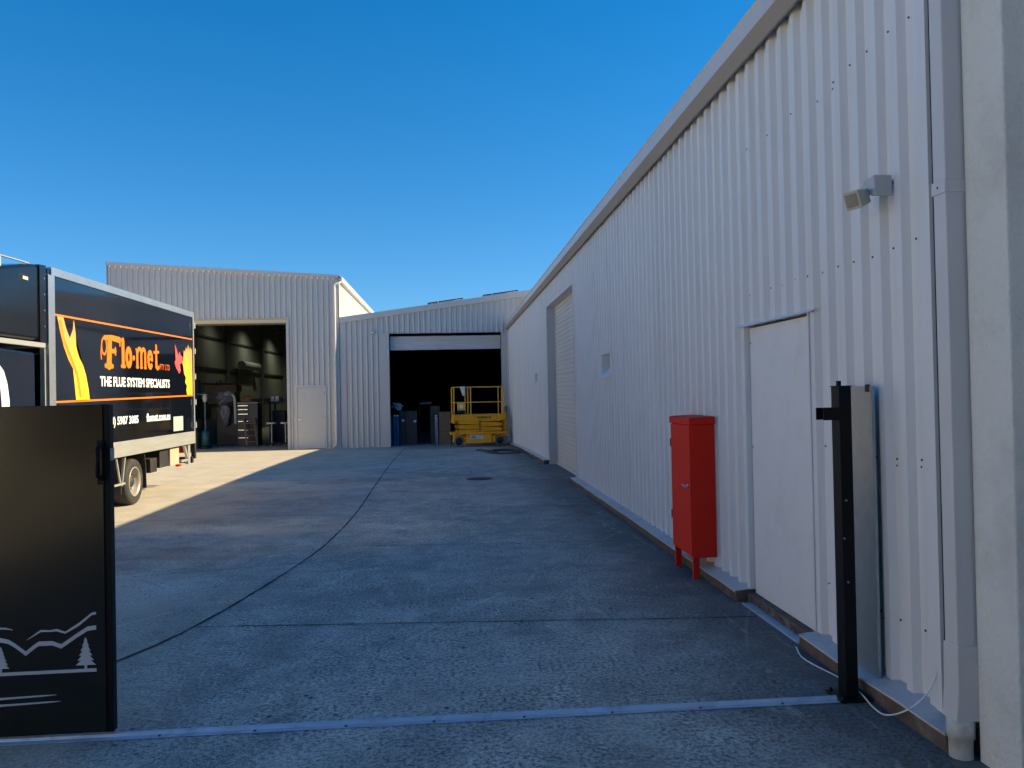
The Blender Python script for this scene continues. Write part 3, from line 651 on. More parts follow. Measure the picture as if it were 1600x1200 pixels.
def pine(cx, zt, zb, hw):
    mb = MB(); tiers = 6
    pts = [(cx, zt)]; 
    for side in (1, -1):
        seq = []
        for i in range(tiers):
            f0_ = (i+.85)/tiers; f1_ = (i+.95)/tiers
            seq.append((cx+side*hw*(f0_*.95+.05), zt-(zt-zb-.015)*f0_)); seq.append((cx+side*hw*(f0_*.55), zt-(zt-zb-.015)*f1_+.004))
        if side == 1: pts += seq + [(cx+hw*.12, zb+.018), (cx+hw*.12, zb)]
        else: pts += [(cx-hw*.12, zb), (cx-hw*.12, zb+.018)] + list(reversed(seq))
    # fan triangulated tiers: build as stacked quads for a clean outline
    n = len(pts); 
    cxs = MB(); 
    for i in range(n): 
        a, b = pts[i], pts[(i+1) % n]
        zc_a, zc_b = min(max(a[1], zb), zt), min(max(b[1], zb), zt)
        q = [a, b, (cx, zc_b), (cx, zc_a)]
        if abs(zc_a-zc_b) < 1e-6: continue
        mb.prism(q, 'y', YD-.0034-.00002*i, YD-.0018)
    return mb
for cx, h_ in ((-1.79, .155), (-2.185, .125), (-2.42, .16), (-2.60, .11)):
    part(pine(cx, .35+h_, .351, .048 if h_ > .13 else .04), 'pine_decal', M_decal, ga)

# ------------------------------------------------------------------ left shed
FY = 31.0
sh = thing('steel_shed', (-8.4, 45, -0.3), 'tall pale ribbed steel shed at far left with a wide open doorway', 'shed')
XL, XR = -12.6, -4.15
tz = lambda x: 6.76 + (x-XL)/(XR-XL)*(6.20-6.76)
OL, OR, OT = -11.2, -6.11, 4.66
mb = MB(); gb = -.31
for a, b, z0, z1 in [(XL, OL, gb, tz), (OL, OR, OT, tz), (OR, -5.80, gb, tz), (-5.80, -4.66, 2.10, tz), (-4.66, XR, gb, tz)]:
    ribs(mb, 'x', a, b, z0, z1, FY, -1, pitch=0.2, crest=0.036, slope=0.026, depth=0.034, phase=0.02)
part(mb, 'front_cladding', M_wall2, sh)
mb = MB(); ribs(mb, 'y', FY, 62, gb, 6.12, XR, 1, pitch=0.2, crest=.03, slope=.018, depth=.029); part(mb, 'side_cladding', M_wall2, sh)
mb = MB()
for a, b, z0, z1 in [(XL, OL, gb, 6.199), (OL, OR, OT+.1, 6.199), (OR, -5.80, gb, 6.15), (-5.80, -4.66, 2.10, 6.15), (-4.66, XR-.01, gb, 6.15)]:
    mb.box(a, b, FY+.005, FY+.05, z0, z1)
mb.prism([(XL, 6.2), (XR-.01, 6.05), (XR-.01, 6.199), (XL, 6.76)], 'y', FY+.005, FY+.05); mb.box(XR-.05, XR-.01, FY+.05, 62, gb, 6.19); mb.box(XL, XR, 62, 62.1, gb, 6.85)
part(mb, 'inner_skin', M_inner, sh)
mb = MB(); ribs(mb, 'y', FY+.05, 62, gb, 6.7, XL, 1, pitch=0.2, crest=.03, slope=.018, depth=.029); mb.box(XL-.05, XL-.005, FY, 62.1, gb, 6.75)
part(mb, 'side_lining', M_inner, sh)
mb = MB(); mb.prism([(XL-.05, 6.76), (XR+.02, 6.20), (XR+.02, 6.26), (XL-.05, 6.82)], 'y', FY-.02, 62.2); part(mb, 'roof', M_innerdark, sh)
# barge capping & corner trims
mb = MB(); mb.prism([(XL-.06, 6.72), (XR+.09, 6.155), (XR+.09, 6.275), (XL-.06, 6.85)], 'y', FY-.09, FY-.035); part(mb, 'barge_capping', M_gutter, sh)
mb = MB(); mb.box(OR-.0, OR+.10, FY-.038, FY-.03, gb, OT+.06); mb.box(OR-.004, OR, FY-.038, FY+.30, gb, OT); mb.box(XR-.16, XR+.005, FY-.04, FY-.031, gb, 6.12); mb.box(XR+.030, XR+.036, FY-.04, FY+.14, gb, 6.12)
part(mb, 'corner_trim', M_wall2, sh)
mb = MB(); mb.box(OL, OR, FY-.036, FY+.02, OT-.02, OT+.0); mb.box(OL, OR-.01, FY+.021, FY+.18, OT-.16, OT-.03); part(mb, 'lintel', M_beige, sh)
mb = MB(); mb.lathe((OL, FY+.55, OT+.05), [(.24, 0), (.24, OR-OL)], 'x', n=20); part(mb, 'shutter_roll', M_frame, sh)
# gutter down the side + lamp bracket
mb = MB(); mb.prism([(XR+.03, 6.05), (XR+.15, 6.05), (XR+.165, 6.21), (XR+.03, 6.21)], 'y', FY-.09, 62); part(mb, 'gutter', M_gutter, sh)
mb = MB(); mb.tube(smooth_pts([(XR+.08, FY-.02, 6.06), (XR+.06, FY-.07, 5.98), (XR-.11, FY-.12, 5.90), (XR-.13, FY-.12, 5.80)], 5) + [Vector((XR-.13, FY-.12, .0)), Vector((XR-.14, FY-.13, -.16)), Vector((XR-.25, FY-.16, -.26))], .048, 14)
sdp = part(mb, 'downpipe', M_pipe, sh)
mb = MB()
for z in (5.2, 2.9, .9): mb.lathe((XR-.13, FY-.12, z), [(.055, 0), (.055, .04)], n=16)
part(mb, 'pipe_clip', M_gutter, sdp)
# personnel door
mb = MB(); mb.box(-5.74, -4.72, FY-.022, FY+.01, gb+.02, 2.02); pd = part(mb, 'door', M_wall2, sh, bevel=0.004)
mb = MB(); mb.box(-5.80, -5.745, FY-.036, FY+.004, gb, 2.10); mb.box(-4.715, -4.66, FY-.036, FY+.004, gb, 2.10); mb.box(-5.745, -4.715, FY-.036, FY+.004, 2.03, 2.10); part(mb, 'door_frame', M_gutter, sh)
mb = MB(); mb.box(-5.70, -5.60, FY-.075, FY-.06, .80, .83); mb.lathe((-5.66, FY-.022, .815), [(.03, 0), (.03, -.012), (.012, -.013), (.012, -.05)], 'y', n=14); part(mb, 'handle', M_chrome, pd)
mb = MB()
for z in (-.1, .85, 1.75): mb.tube([(-4.722, FY-.028, z), (-4.722, FY-.028, z+.1)], .012, 8)
part(mb, 'hinges', M_frame, pd)
for y in (38.3, 46.6, 54.9): mb = MB(); mb.box(XL+.03, XL+.23, y-.10, y+.10, gb, 6.6); part(mb, 'column', M_frame, sh)
M_girt = mat('girt_dark', (0.03, 0.035, 0.035), .6)
for z in (4.91, 3.28, 1.6): mb = MB(); mb.box(XL+.03, XL+.13, FY+.3, 61.9, z-.05, z+.05); part(mb, 'girt', M_girt, sh)
for y in (38.3, 46.6, 54.9):
    mb = MB(); mb.bar((XL+.1, y, 6.5), (XR-.1, y, 5.95), .12, .25); part(mb, 'rafter', M_frame, sh)
    mb = MB(); mb.bar((XL+.1, y, 5.7), (XL+2.2, y, 6.3), .08, .12); part(mb, 'brace', M_frame, sh)
for x in (-11.6, -10, -8.4, -6.8, -5.2): mb = MB(); mb.box(x-.03, x+.03, FY+.1, 61.9, tz(x)-.22, tz(x)-.07); part(mb, 'purlin', M_frame, sh)
mb = MB(); slats(mb, 'y', 48.7, 52.3, gb, 3.35, XL+.14, 1, pitch=.1); ird = part(mb, 'roller_door', M_inner, sh)
mb = MB(); mb.tube([(XL+.42, 48.5, 3.65), (XL+.42, 52.5, 3.65)], .24, 18); part(mb, 'door_roll', mat('roll_pale', (.30, .29, .24), .6), ird)
# pendant lamps assumed from light pools on the left wall, spots set apart
for y in (43.4, 50.3, 57.7):
    mb = MB(); mb.tube([(XL+.75, y, 6.62), (XL+.75, y, 6.2)], .015, 6); mb.lathe((XL+.75, y, 6.0), [(.16, 0), (.10, .16), (.05, .2)], n=16)
    if y > 40:
        ld = D.lights.new('shed_lamp', 'SPOT'); ld.energy = 75; ld.spot_size = R(150); ld.spot_blend = 1.0; ld.color = (.95, 1.0, .80); ld.shadow_soft_size = .08
        lo = D.objects.new('shed_lamp', ld); COL.objects.link(lo); lo.location = (XL+1.7-ORG[sh][0], y-ORG[sh][1], 5.97-ORG[sh][2]); lo.parent = sh
        lo.rotation_euler = (0, R(12), 0)
        if y < 45: ld.energy = 35
    part(mb, 'pendant_lamp', M_frame, sh)

nb_ = thing('bounce_building', (-15, 5, 0), 'unseen low pale steel building added at far left to bounce sunlight into the yard', 'building')  # unseen, added so its sunlit wall throws light onto the yard
mb = MB(); ribs(mb, 'y', -22, FY-.2, -.35, 4.2, -12.9, 1, pitch=0.2, crest=.036, slope=.026, depth=.034); mb.box(-20, -12.905, -22, FY-.2, -.35, 4.2); part(mb, 'wall_cladding', mat('white_steel', (.64, .64, .62), .5), nb_)
mb = MB(); mb.prism([(-20.1, 4.6), (-12.8, 4.15), (-12.8, 4.22), (-20.1, 4.68)], 'y', -22.1, FY-.15); part(mb, 'roof', M_wall2, nb_)

# ------------------------------------------------------------------ garage at the end of the yard
gr_ = thing('garage', (-.7, 38, -0.3), 'low cream ribbed steel garage closing the yard with its roller door raised', 'garage')
FG = 31.02; GL, GR = -4.10, 5.6
gt = lambda x: 4.52 + (x+4.0)*0.1335
A, B, T_ = -2.27, 2.03, 4.03
mb = MB()
for a, b, z0, z1 in [(GL+.0, A-.36, gb, gt), (A-.36, A, gb, T_), (A-.36, B+.36, T_, gt), (B+.19, 2.36, gb, T_), (B+.36, GR, T_, gt), (2.36, GR, gb, T_)]:
    if (a, b) == (A-.36, A): continue
    ribs(mb, 'x', a, b, z0, z1, FG, -1, pitch=0.2, crest=0.036, slope=0.026, depth=0.034, phase=0.05)
part(mb, 'front_cladding', M_wall2, gr_)
mb = MB(); mb.box(A-.36, A, FG-.036, FG+.0, gb, T_-.002); mb.box(B, B+.19, FG-.036, FG+.0, gb, T_-.002); mb.box(GL-.01, GL+.17, FG-.038, FG-.030, gb, gt(GL)); part(mb, 'corner_trim', M_wall2, gr_)
mb = MB(); mb.prism([(GL-.02, gt(GL)-.06), (GR, gt(GR)-.06), (GR, gt(GR)+.16), (GL-.02, gt(GL)+.16)], 'y', FG-.10, FG-.04); part(mb, 'barge_capping', M_gutter, gr_)
mb = MB(); mb.prism([(GL, gt(GL)+.02), (GR, gt(GR)+.02), (GR, gt(GR)+.08), (GL, gt(GL)+.08)], 'y', FG-.04, 60); part(mb, 'roof', M_wall2, gr_)
mb = MB()
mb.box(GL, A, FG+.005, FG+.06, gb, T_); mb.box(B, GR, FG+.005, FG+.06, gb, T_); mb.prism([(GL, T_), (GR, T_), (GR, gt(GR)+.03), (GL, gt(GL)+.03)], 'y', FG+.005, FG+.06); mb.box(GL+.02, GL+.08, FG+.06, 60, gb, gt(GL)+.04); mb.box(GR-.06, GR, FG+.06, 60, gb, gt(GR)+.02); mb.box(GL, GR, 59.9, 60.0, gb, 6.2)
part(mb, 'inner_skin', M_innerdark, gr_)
mb = MB(); slats(mb, 'x', A+.02, B-.02, 3.44, 3.93, FG+.20, -1, pitch=.09); mb.box(A+.02, B-.02, FG+.205, FG+.22, 3.44, 3.93); grd = part(mb, 'roller_door', M_gutter, gr_)
mb = MB(); mb.box(A+.02, B-.02, FG+.17, FG+.23, 3.40, 3.44); part(mb, 'bottom_rail', M_gutter, grd)
mb = MB(); mb.box(A-.01, A, FG, FG+.3, gb, T_); mb.box(B, B+.01, FG, FG+.3, gb, T_); mb.box(A, B, FG-.036, FG+.15, T_-.003, T_-.001); part(mb, 'reveal', M_soffit, gr_)
mb = MB(); mb.box(-2.98, -2.80, FG-.13, FG-.04, 4.03, 4.12); mb.box(-2.95, -2.83, FG-.135, FG-.129, 4.045, 4.10, 1); part(mb, 'bulkhead_light', [M_lampb, M_white], gr_, bevel=.01)
mb = MB(); mb.tube([(2.27, FG-.07, 4.4), (2.27, FG-.07, -.2)], .04, 12); part(mb, 'downpipe', M_gutter, gr_)
mb = MB(); mb.box(GL+1.0, GL+1.02, FG-.04, FG-.03, 1.2, 1.22); part(mb, 'screw', M_screw_shade, gr_)
# solar panels
for i, (a, b) in enumerate(((-.78, -.38), (-.35, .60), (1.37, 1.72), (1.75, 2.75))):
    s_ = thing('solar_panel', ((a+b)/2, 32, gt((a+b)/2)+.2), ['short black solar panel at the left end of the garage roof', 'long black solar panel left of the gap on the garage roof', 'short black solar panel just right of the gap on the garage roof', 'long black solar panel nearest the warehouse on the garage roof'][i], 'solar panel', 'solar panels on the garage roof')
    mb = MB(); o1 = .24; mb.prism([(a, gt(a)+o1), (b, gt(b)+o1), (b, gt(b)+o1+.035), (a, gt(a)+o1+.035)], 'y', 31.3, 32.9); part(mb, 'panel', M_solar, s_)
    mb = MB()
    for x in (a+.06, b-.06):
        for y in (31.4, 32.7): mb.box(x-.02, x+.02, y-.02, y+.02, gt(x)+.05, gt(x)+o1)
    part(mb, 'mounting_feet', M_galv, s_)

# goods just inside the garage
def carton(name, x0, x1, y0, y1, z0, z1, m, label, group=None, lab=None, tape=True):
    t = thing(name, ((x0+x1)/2, (y0+y1)/2, z0), label, 'carton', group)
    mb = MB(); mb.box(x0, x1, y0, y1, z0, z1); b = part(mb, 'carton_body', m, t, bevel=.006)
    if tape: mb = MB(); mb.box((x0+x1)/2-.025, (x0+x1)/2+.025, y0-.002, y0-.0005, z1-.16, z1); mb.box((x0+x1)/2-.025, (x0+x1)/2+.025, y0-.002, y1+.001, z1+.0005, z1+.002); mb.box(x0+.01, x1-.01, y0-.0018, y0-.0004, z0+(z1-z0)*.40, z0+(z1-z0)*.42); part(mb, 'tape', M_tape, t)
    if lab: mb = MB(); mb.box(lab[0], lab[0]+.10, y0-.004, y0-.0021, lab[1], lab[1]+.09); part(mb, 'address_label', M_paper, t)
    return t
FL = -.303
carton('tall_carton', -2.0, -1.775, 32.1, 32.7, FL, 1.02, M_cardg, 'narrow tall brown carton squeezed between blue tubes and its wider twin', 'tall cartons inside the garage', (-1.90, .62))
carton('tall_carton', -1.755, -1.31, 32.1, 32.7, FL, 1.03, M_cardg, 'wide tall brown carton with white label, right one of the pair at the jamb', 'tall cartons inside the garage', (-1.43, .58))
carton('tall_carton', -.79, -.40, 32.5, 33.0, FL, 1.20, M_cardg, 'darker tall carton behind the single shiny tube in the garage', 'tall cartons inside the garage')
carton('tall_carton', -.42, .02, 31.6, 32.05, FL, .98, M_card, 'paler tall carton beside the yellow scissor lift', 'tall cartons inside the garage')
for i, x in enumerate((-2.33, -2.17, -2.06)):
    t = thing('wrapped_tube', (x, 31.7, FL), ['blue wrapped flue tube touching the left garage jamb', 'blue wrapped flue tube in the middle of the three by the jamb', 'blue wrapped flue tube nearest the tall cartons'][i], 'flue tube', 'blue wrapped flue tubes standing in the garage')
    mb = MB(); mb.lathe((x, 31.7+.05*i, FL), [(.065, .01), (.065, 1.16)], n=20); part(mb, 'wrapping', M_film, t)
    mb = MB(); mb.lathe((x, 31.7+.05*i, FL), [(.058, 1.16), (.058, 1.21), (.05, 1.21)], n=20); part(mb, 'tube_end', M_steeltube, t)
t = thing('wrapped_tube', (-.53, 31.85, FL), 'lone shiny blue wrapped flue tube standing between two cartons', 'flue tube', 'blue wrapped flue tubes standing in the garage')
mb = MB(); mb.lathe((-.53, 31.85, FL), [(.085, .01), (.085, 1.12)], n=24); part(mb, 'wrapping', M_film, t)
mb = MB(); mb.lathe((-.53, 31.85, FL), [(.075, 1.12), (.075, 1.17), (.06, 1.17)], n=24); part(mb, 'tube_end', M_steeltube, t)
mb = MB(); mb.box(-.515, -.485, 31.757, 31.762, FL+.05, FL+1.1); part(mb, 'foil_strip', M_steeltube, t)
def blob(c, r, n=14, amp=.9, seed=1):
    random.seed(seed); mb = MB(); bm = bmesh.new(); bmesh.ops.create_icosphere(bm, subdivisions=3, radius=1)
    ph = [(random.uniform(2, 9), random.uniform(0, 6), Vector((random.gauss(0, 1), random.gauss(0, 1), random.gauss(0, 1))).normalized()) for _ in range(9)]
    vs = []
    for v in bm.verts:
        k = 1+amp*sum(math.sin(f*v.co.dot(d)+p) for f, p, d in ph)/5
        vs.append((c[0]+v.co.x*r[0]*k, c[1]+v.co.y*r[1]*k, c[2]+v.co.z*r[2]*k))
    mb.add(vs, [tuple(v.index for v in f.verts) for f in bm.faces], 0, True); bm.free(); return mb
o = blob((-2.10, 32.3, 1.19), (.19, .16, .12), seed=3).build('plastic_bag', M_bag); tag(o, 'crumpled white plastic bag lying on top of the tall cartons in the garage', 'plastic bag')
# dark stock deeper in
t = thing('stock_rack', (-1.0, 33.6, FL), 'dark shelf rack with glinting fittings deep between the cartons in the garage', 'rack')
for x in (-1.25, -.75): mb = MB(); mb.box(x-.02, x+.02, 33.5, 33.54, FL, 1.3); part(mb, 'upright', M_dark, t)
mb = MB()
for z in (0.1, .7, 1.25): mb.box(-1.27, -.73, 33.5, 34.0, z, z+.03)
part(mb, 'shelf', M_dark, t)
mb = MB()
for i in range(7): mb.lathe((-1.2+i*.07, 33.6, 1.28), [(.022, 0), (.022, .05+.04*random.random())], n=8)
part(mb, 'fittings', M_lampg, t)

# leaning grey pipe in the corner
mb = MB(); mb.tube(smooth_pts([(1.98, 30.5, gz(30.5)+.03), (2.05, 30.6, .35), (2.12, 30.75, .80), (2.15, 30.9, 1.15)], 5), .05, 12)
o = mb.build('flexible_duct', M_frame); tag(o, 'dark grey flexible duct leaning in the corner behind the scissor lift', 'duct')
# green hose
random.seed(11); pts = []
for i in range(150):
    a = i*0.27; r = 1+.22*math.sin(i*.11)+random.uniform(-.05, .05)
    pts.append((1.50+.42*r*math.cos(a)+.02*i/15, 24.0+1.0*r*math.sin(a), 0))
pts += [(1.2, 25.4, 0), (.95, 26.0, 0), (.8, 25.6, 0), (.95, 24.9, 0), (1.3, 24.6, 0)]
sp_ = smooth_pts(pts, 3); sp_ = [Vector((p.x, p.y, gz(p.y)+.014+.03*abs(math.sin(i*.021)))) for i, p in enumerate(sp_)]
mb = MB(); mb.tube(sp_, .012, 6); o = mb.build('garden_hose', M_hose); tag(o, 'dark green hose lying loosely coiled on the concrete before the scissor lift', 'hose')

# ------------------------------------------------------------------ scissor lift (built at its own origin, then turned)
lf = thing('scissor_lift', (0.06, 29.25, gz(29.3)), 'yellow electric scissor lift parked folded at the garage door', 'scissor lift', rz=R(6))
ORG[lf] = (0, 0, 0)
W_ = .82
def L(mb, name, m, bevel=0., parent=None): return part(mb, name, m, parent or lf, bevel)
for x, s_ in ((.27, 'l'), (1.78, 'r')):
    for y in (0.02, W_-.14):
        mb = MB(); mb.lathe((x, y, .19), [(.132, .10), (.132, .004), (.18, .0), (.19, .012), (.19, .10), (.18, .115), (.132, .115), (.132, .10)], 'y', n=28, mi=0, cap=False); wl = L(mb, 'wheel', M_tyre2)
        mb = MB(); mb.lathe((x, y, .19), [(.131, .06), (.130, .0), (.115, .03), (.06, .035), (.035, -.014), (.012, -.016)], 'y', n=24)
        L(mb, 'hub', M_dark, parent=wl)
mb = MB(); mb.lathe((.27, .02, .19), [(.186, -.006), (.186, .004), (.150, .004), (.150, -.006)], 'y', n=28)
mb = MB(); mb.box(.52, 1.47, .03, W_-.03, .12, .44); mb.box(1.50, 1.60, .02, W_-.02, .13, .40); mb.box(.10, .46, .18, W_-.18, .14, .44); mb.box(1.58, 1.92, .18, W_-.18, .14, .44); mb.box(.42, .50, .05, .15, .05, .36)
L(mb, 'chassis', M_yel, .012)
mb = MB(); mb.box(0, 2.02, -.01, .05, .445, .53); mb.box(0, 2.02, W_-.05, W_+.01, .445, .53); mb.box(.02, 2.0, .05, W_-.05, .44, .50); L(mb, 'base_rails', M_yel, .008)
mb = MB()
for k in range(5):
    z0_ = .535+k*.087
    for y in (.03, W_-.09):
        if k % 2 == 0: mb.bar((.20, y+.025, z0_+.028), (1.86, y+.025, z0_+.062), .05, .066)
        else: mb.bar((.20, y+.025, z0_+.062), (1.86, y+.025, z0_+.028), .05, .066)
L(mb, 'scissor_arms', M_yel, .006)
mb = MB()
for k in range(5):
    z0_ = .58+k*.087
    for x in (.21, 1.03, 1.85): mb.lathe((x, -.0, z0_), [(.022, 0), (.022, .05)], 'y', n=12)
L(mb, 'pivot_pins', M_dark)
mb = MB(); mb.box(.08, 1.98, 0, W_, .97, 1.165); mb.box(.06, 2.0, -.012, W_+.012, .955, .985); mb.box(.10, 1.96, .02, W_-.02, 1.12, 1.17); mb.box(.06, .12, .0, W_, .85, .97)
L(mb, 'platform', M_yel, .008)
mb = MB(); rr_ = .019
for y in (.02, W_-.02):
    for x in (.10, .60, .71, 1.86): mb.tube([(x, y, 1.16), (x, y, 2.15)], rr_ if x != .60 else .014, 10)
    mb.tube([(.09, y, 2.165), (.30, y, 2.17), (1.86, y, 2.165)], rr_, 10); mb.tube([(.10, y, 1.61), (1.86, y, 1.61)], .016, 10)
for x in (.10, 1.86):
    mb.tube([(x, .02, 2.165), (x, W_-.02, 2.165)], rr_, 10); mb.tube([(x, .02, 1.61), (x, W_-.02, 1.61)], .016, 10)
mb.tube([(1.95, .1, 1.0), (1.95, .1, 2.05), (1.90, .1, 2.14)], .017, 8); L(mb, 'guardrail', M_yel2)
mb = MB(); mb.box(.22, .50, -.03, .09, 1.33, 1.61); cb = L(mb, 'control_box', M_yel2, .012)
mb = MB(); mb.box(.30, .42, -.033, -.0305, 1.40, 1.52); L(mb, 'control_panel', M_paper, parent=cb)
mb = MB(); mb.box(.22, .50, -.02, .10, 1.24, 1.325); mb.tube([(.28, 0, 1.25), (.24, 0, 1.20), (.34, 0, 1.17)], .01, 6); L(mb, 'control_base', M_blue, parent=cb)
mb = MB(); mb.box(1.96, 2.04, .12, .5, .42, 1.22); mb.box(1.90, 2.06, .06, W_-.06, .36, .42); L(mb, 'entry_ladder', M_yel, .006)
pl = lambda yy: (lambda u, v, w_: (u, yy-w_, v))
L(text_mb('OPTIMUM', pl(-.001), .92, 1.30, 1.015, 1.09, .002, .045), 'brand_lettering', M_dark)
mb = MB(); mb.prism([(1.32, 1.015), (1.44, 1.015), (1.42, 1.095), (1.33, 1.095)], 'y', -.003, -.0005); mb.prism([(1.35, 1.035), (1.385, 1.035), (1.385, 1.08), (1.35, 1.08)], 'y', -.005, -.003, mi=1); L(mb, 'logo', [M_dark, M_paper])
mb = MB(); mb.box(.66, 1.17, .022, .0295, .275, .415); lb = L(mb, 'hire_sign', M_paper)
L(text_mb('HIRE', pl(.0215), .69, .88, .30, .385, .002, .03), 'sign_lettering', M_green, parent=lb)
mb = MB()
for z in (.375, .35, .325): mb.box(.90, 1.13, .0195, .0215, z, z+.010)
L(mb, 'sign_small_print', M_lampg, parent=lb)
mb = MB()
for x in (.15, .19, 1.83, 1.90): mb.box(x, x+.03, -.013, -.0105, .475, .50)
L(mb, 'warning_marks', M_dark)
# cloth hanging on the rail
mb = MB(); n = 8; vs = []
for j, z in enumerate((2.195, 2.19, 2.10, 2.02, 1.93, 1.85)):
    for i in range(n):
        u = i/(n-1); wdt = (.18, .18, .17, .14, .10, .05)[j]
        vs.append((.46+(u-.5)*wdt+.01*j, 29.235-.012*math.sin(u*9+j)-.004*j, gz(29.3)+z-.0))
fs = [(j*n+i, j*n+i+1, (j+1)*n+i+1, (j+1)*n+i) for j in range(5) for i in range(n-1)]
mb.add(vs, fs, 0, True); o = mb.build('rag', M_cloth); sm_ = o.modifiers.new('s', 'SOLIDIFY'); sm_.thickness = .006
tag(o, 'white rag hanging from the top rail of the scissor lift', 'cloth')

# ------------------------------------------------------------------ things in the left shed
random.seed(5)
ht = thing('patio_heater', (-9.74, 33.0, FL), 'tall gas patio heater with round canopy and teal gas bottle in the shed doorway', 'patio heater')
c = (-9.74, 33.0, FL)
mb = MB(); mb.lathe(c, [(.06, 2.29), (.38, 2.16), (.385, 2.15), (.05, 2.27)], n=28); part(mb, 'canopy', M_steeltube, ht)
mb = MB(); mb.lathe(c, [(.07, 1.86), (.10, 2.0), (.08, 2.16)], n=16); part(mb, 'burner', M_lampg, ht)
mb = MB(); mb.lathe(c, [(.03, .3), (.03, 1.9)], n=12); part(mb, 'pole', M_frame, ht)
mb = MB(); mb.lathe(c, [(.22, .0), (.24, .04), (.22, .10), (.05, .12)], n=24); part(mb, 'base', M_dark, ht)
mb = MB(); mb.lathe(c, [(.13, .12), (.155, .20), (.155, .55), (.13, .68), (.05, .75)], n=20); part(mb, 'gas_bottle', M_teal, ht)
def box1(x0, x1, y0, y1, z0, z1, m, lab, g=None): return carton('carton', x0, x1, y0, y1, z0, z1, m, lab, g, None)
box1(-10.75, -10.15, 33.4, 34.2, FL, .35, M_cardg, 'large pale carton at the floor left of the patio heater', 'cartons in the shed')
box1(-10.7, -10.2, 33.4, 34.1, .352, .85, M_cardg, 'pale carton on the floor carton left of the patio heater', 'cartons in the shed')
box1(-10.6, -9.5, 36.0, 37.0, FL, .75, M_card, 'wide brown carton at the bottom of the stack behind the heater', 'cartons in the shed')
box1(-10.1, -9.4, 36.0, 36.9, .752, 1.45, M_brown, 'square reddish brown carton in the middle of the stack', 'cartons in the shed')
box1(-10.5, -9.35, 36.0, 36.9, 1.452, 1.96, M_card, 'brown carton under the long topmost box of the stack', 'cartons in the shed')
box1(-10.62, -9.28, 36.0, 36.9, 1.962, 2.26, M_brown, 'long flat orange brown box lying on top of the carton stack', 'cartons in the shed')
o = blob((-9.28, 34.2, 1.72), (.26, .2, .22), seed=8).build('plastic_bag', M_bagd); tag(o, 'clear plastic bag bundle hanging over the carton stack in the shed', 'plastic bag')
o = blob((-9.30, 34.3, 1.0), (.15, .12, .34), seed=9).build('plastic_bag', M_bagd); tag(o, 'tall limp plastic bag behind the pole of the patio heater', 'plastic bag')
# bin / dark machine under bag
t = thing('machine_cabinet', (-9.2, 34.9, FL), 'low dark machine cabinet behind the patio heater in the shed', 'machine')
mb = MB(); mb.box(-9.75, -8.85, 34.6, 35.3, FL, 1.35); part(mb, 'housing', M_dark, t, .02)
mb = MB(); mb.box(-9.6, -9.0, 34.595, 34.6, .2, .9); part(mb, 'front_panel', M_blue, t)
# curved white pipe
mb = MB(); mb.tube(smooth_pts([(-9.05, 34.2, 1.80), (-8.93, 34.15, 1.78), (-8.88, 34.15, 1.6), (-8.86, 34.15, 1.1), (-8.84, 34.1, .62)], 6), .055, 12); o = mb.build('vent_pipe', mat('pale_pvc', (.42, .45, .38), .4)); tag(o, 'pale bent plastic pipe hanging beside the blue tool chest', 'pipe')
# tool chest with drawers
t = thing('tool_chest', (-8.5, 34.4, FL), 'dark blue tool chest with rows of pale drawer handles in the shed', 'tool chest')
mb = MB(); mb.box(-8.78, -7.95, 34.15, 34.9, FL, 1.46); part(mb, 'body', M_blue, t, .012)
for i, z in enumerate((1.33, 1.17, .98, .68, .32, .0)):
    mb = MB(); mb.box(-8.76, -8.32, 34.13, 34.148, z-.10, z+.06); dr = part(mb, 'drawer', M_blue, t, .004)
    mb = MB(); mb.box(-8.74, -8.34, 34.10, 34.128, z+.02, z+.05); part(mb, 'handle', M_steeltube, dr)
mb = MB(); mb.box(-8.80, -7.93, 34.13, 34.92, 1.462, 1.49); part(mb, 'worktop', M_lampg, t)
o = blob((-8.45, 34.5, 1.60), (.26, .2, .13), seed=12, amp=.4).build('cloth_bundle', M_brown); tag(o, 'reddish brown bundle lying on top of the tool chest', 'bundle')
# timber step ladder / trolley leaning against the chest
t = thing('timber_steps', (-8.3, 33.9, FL), 'small grey timber steps leaning against the tool chest', 'steps')
for x in (0, .42):
    mb = MB(); mb.bar((-8.46+x+.22, 33.45, FL+.01), (-8.72+x+.22, 34.05, .82), .05, .09); part(mb, 'stringer', M_wood, t)
for i in range(4):
    f = .18+i*.22; mb = MB(); mb.bar((-8.24-.26*f, 33.45+.6*f, FL+1.1*f), (-7.82-.26*f, 33.45+.6*f, FL+1.1*f), .14, .03); part(mb, 'tread', M_wood, t)
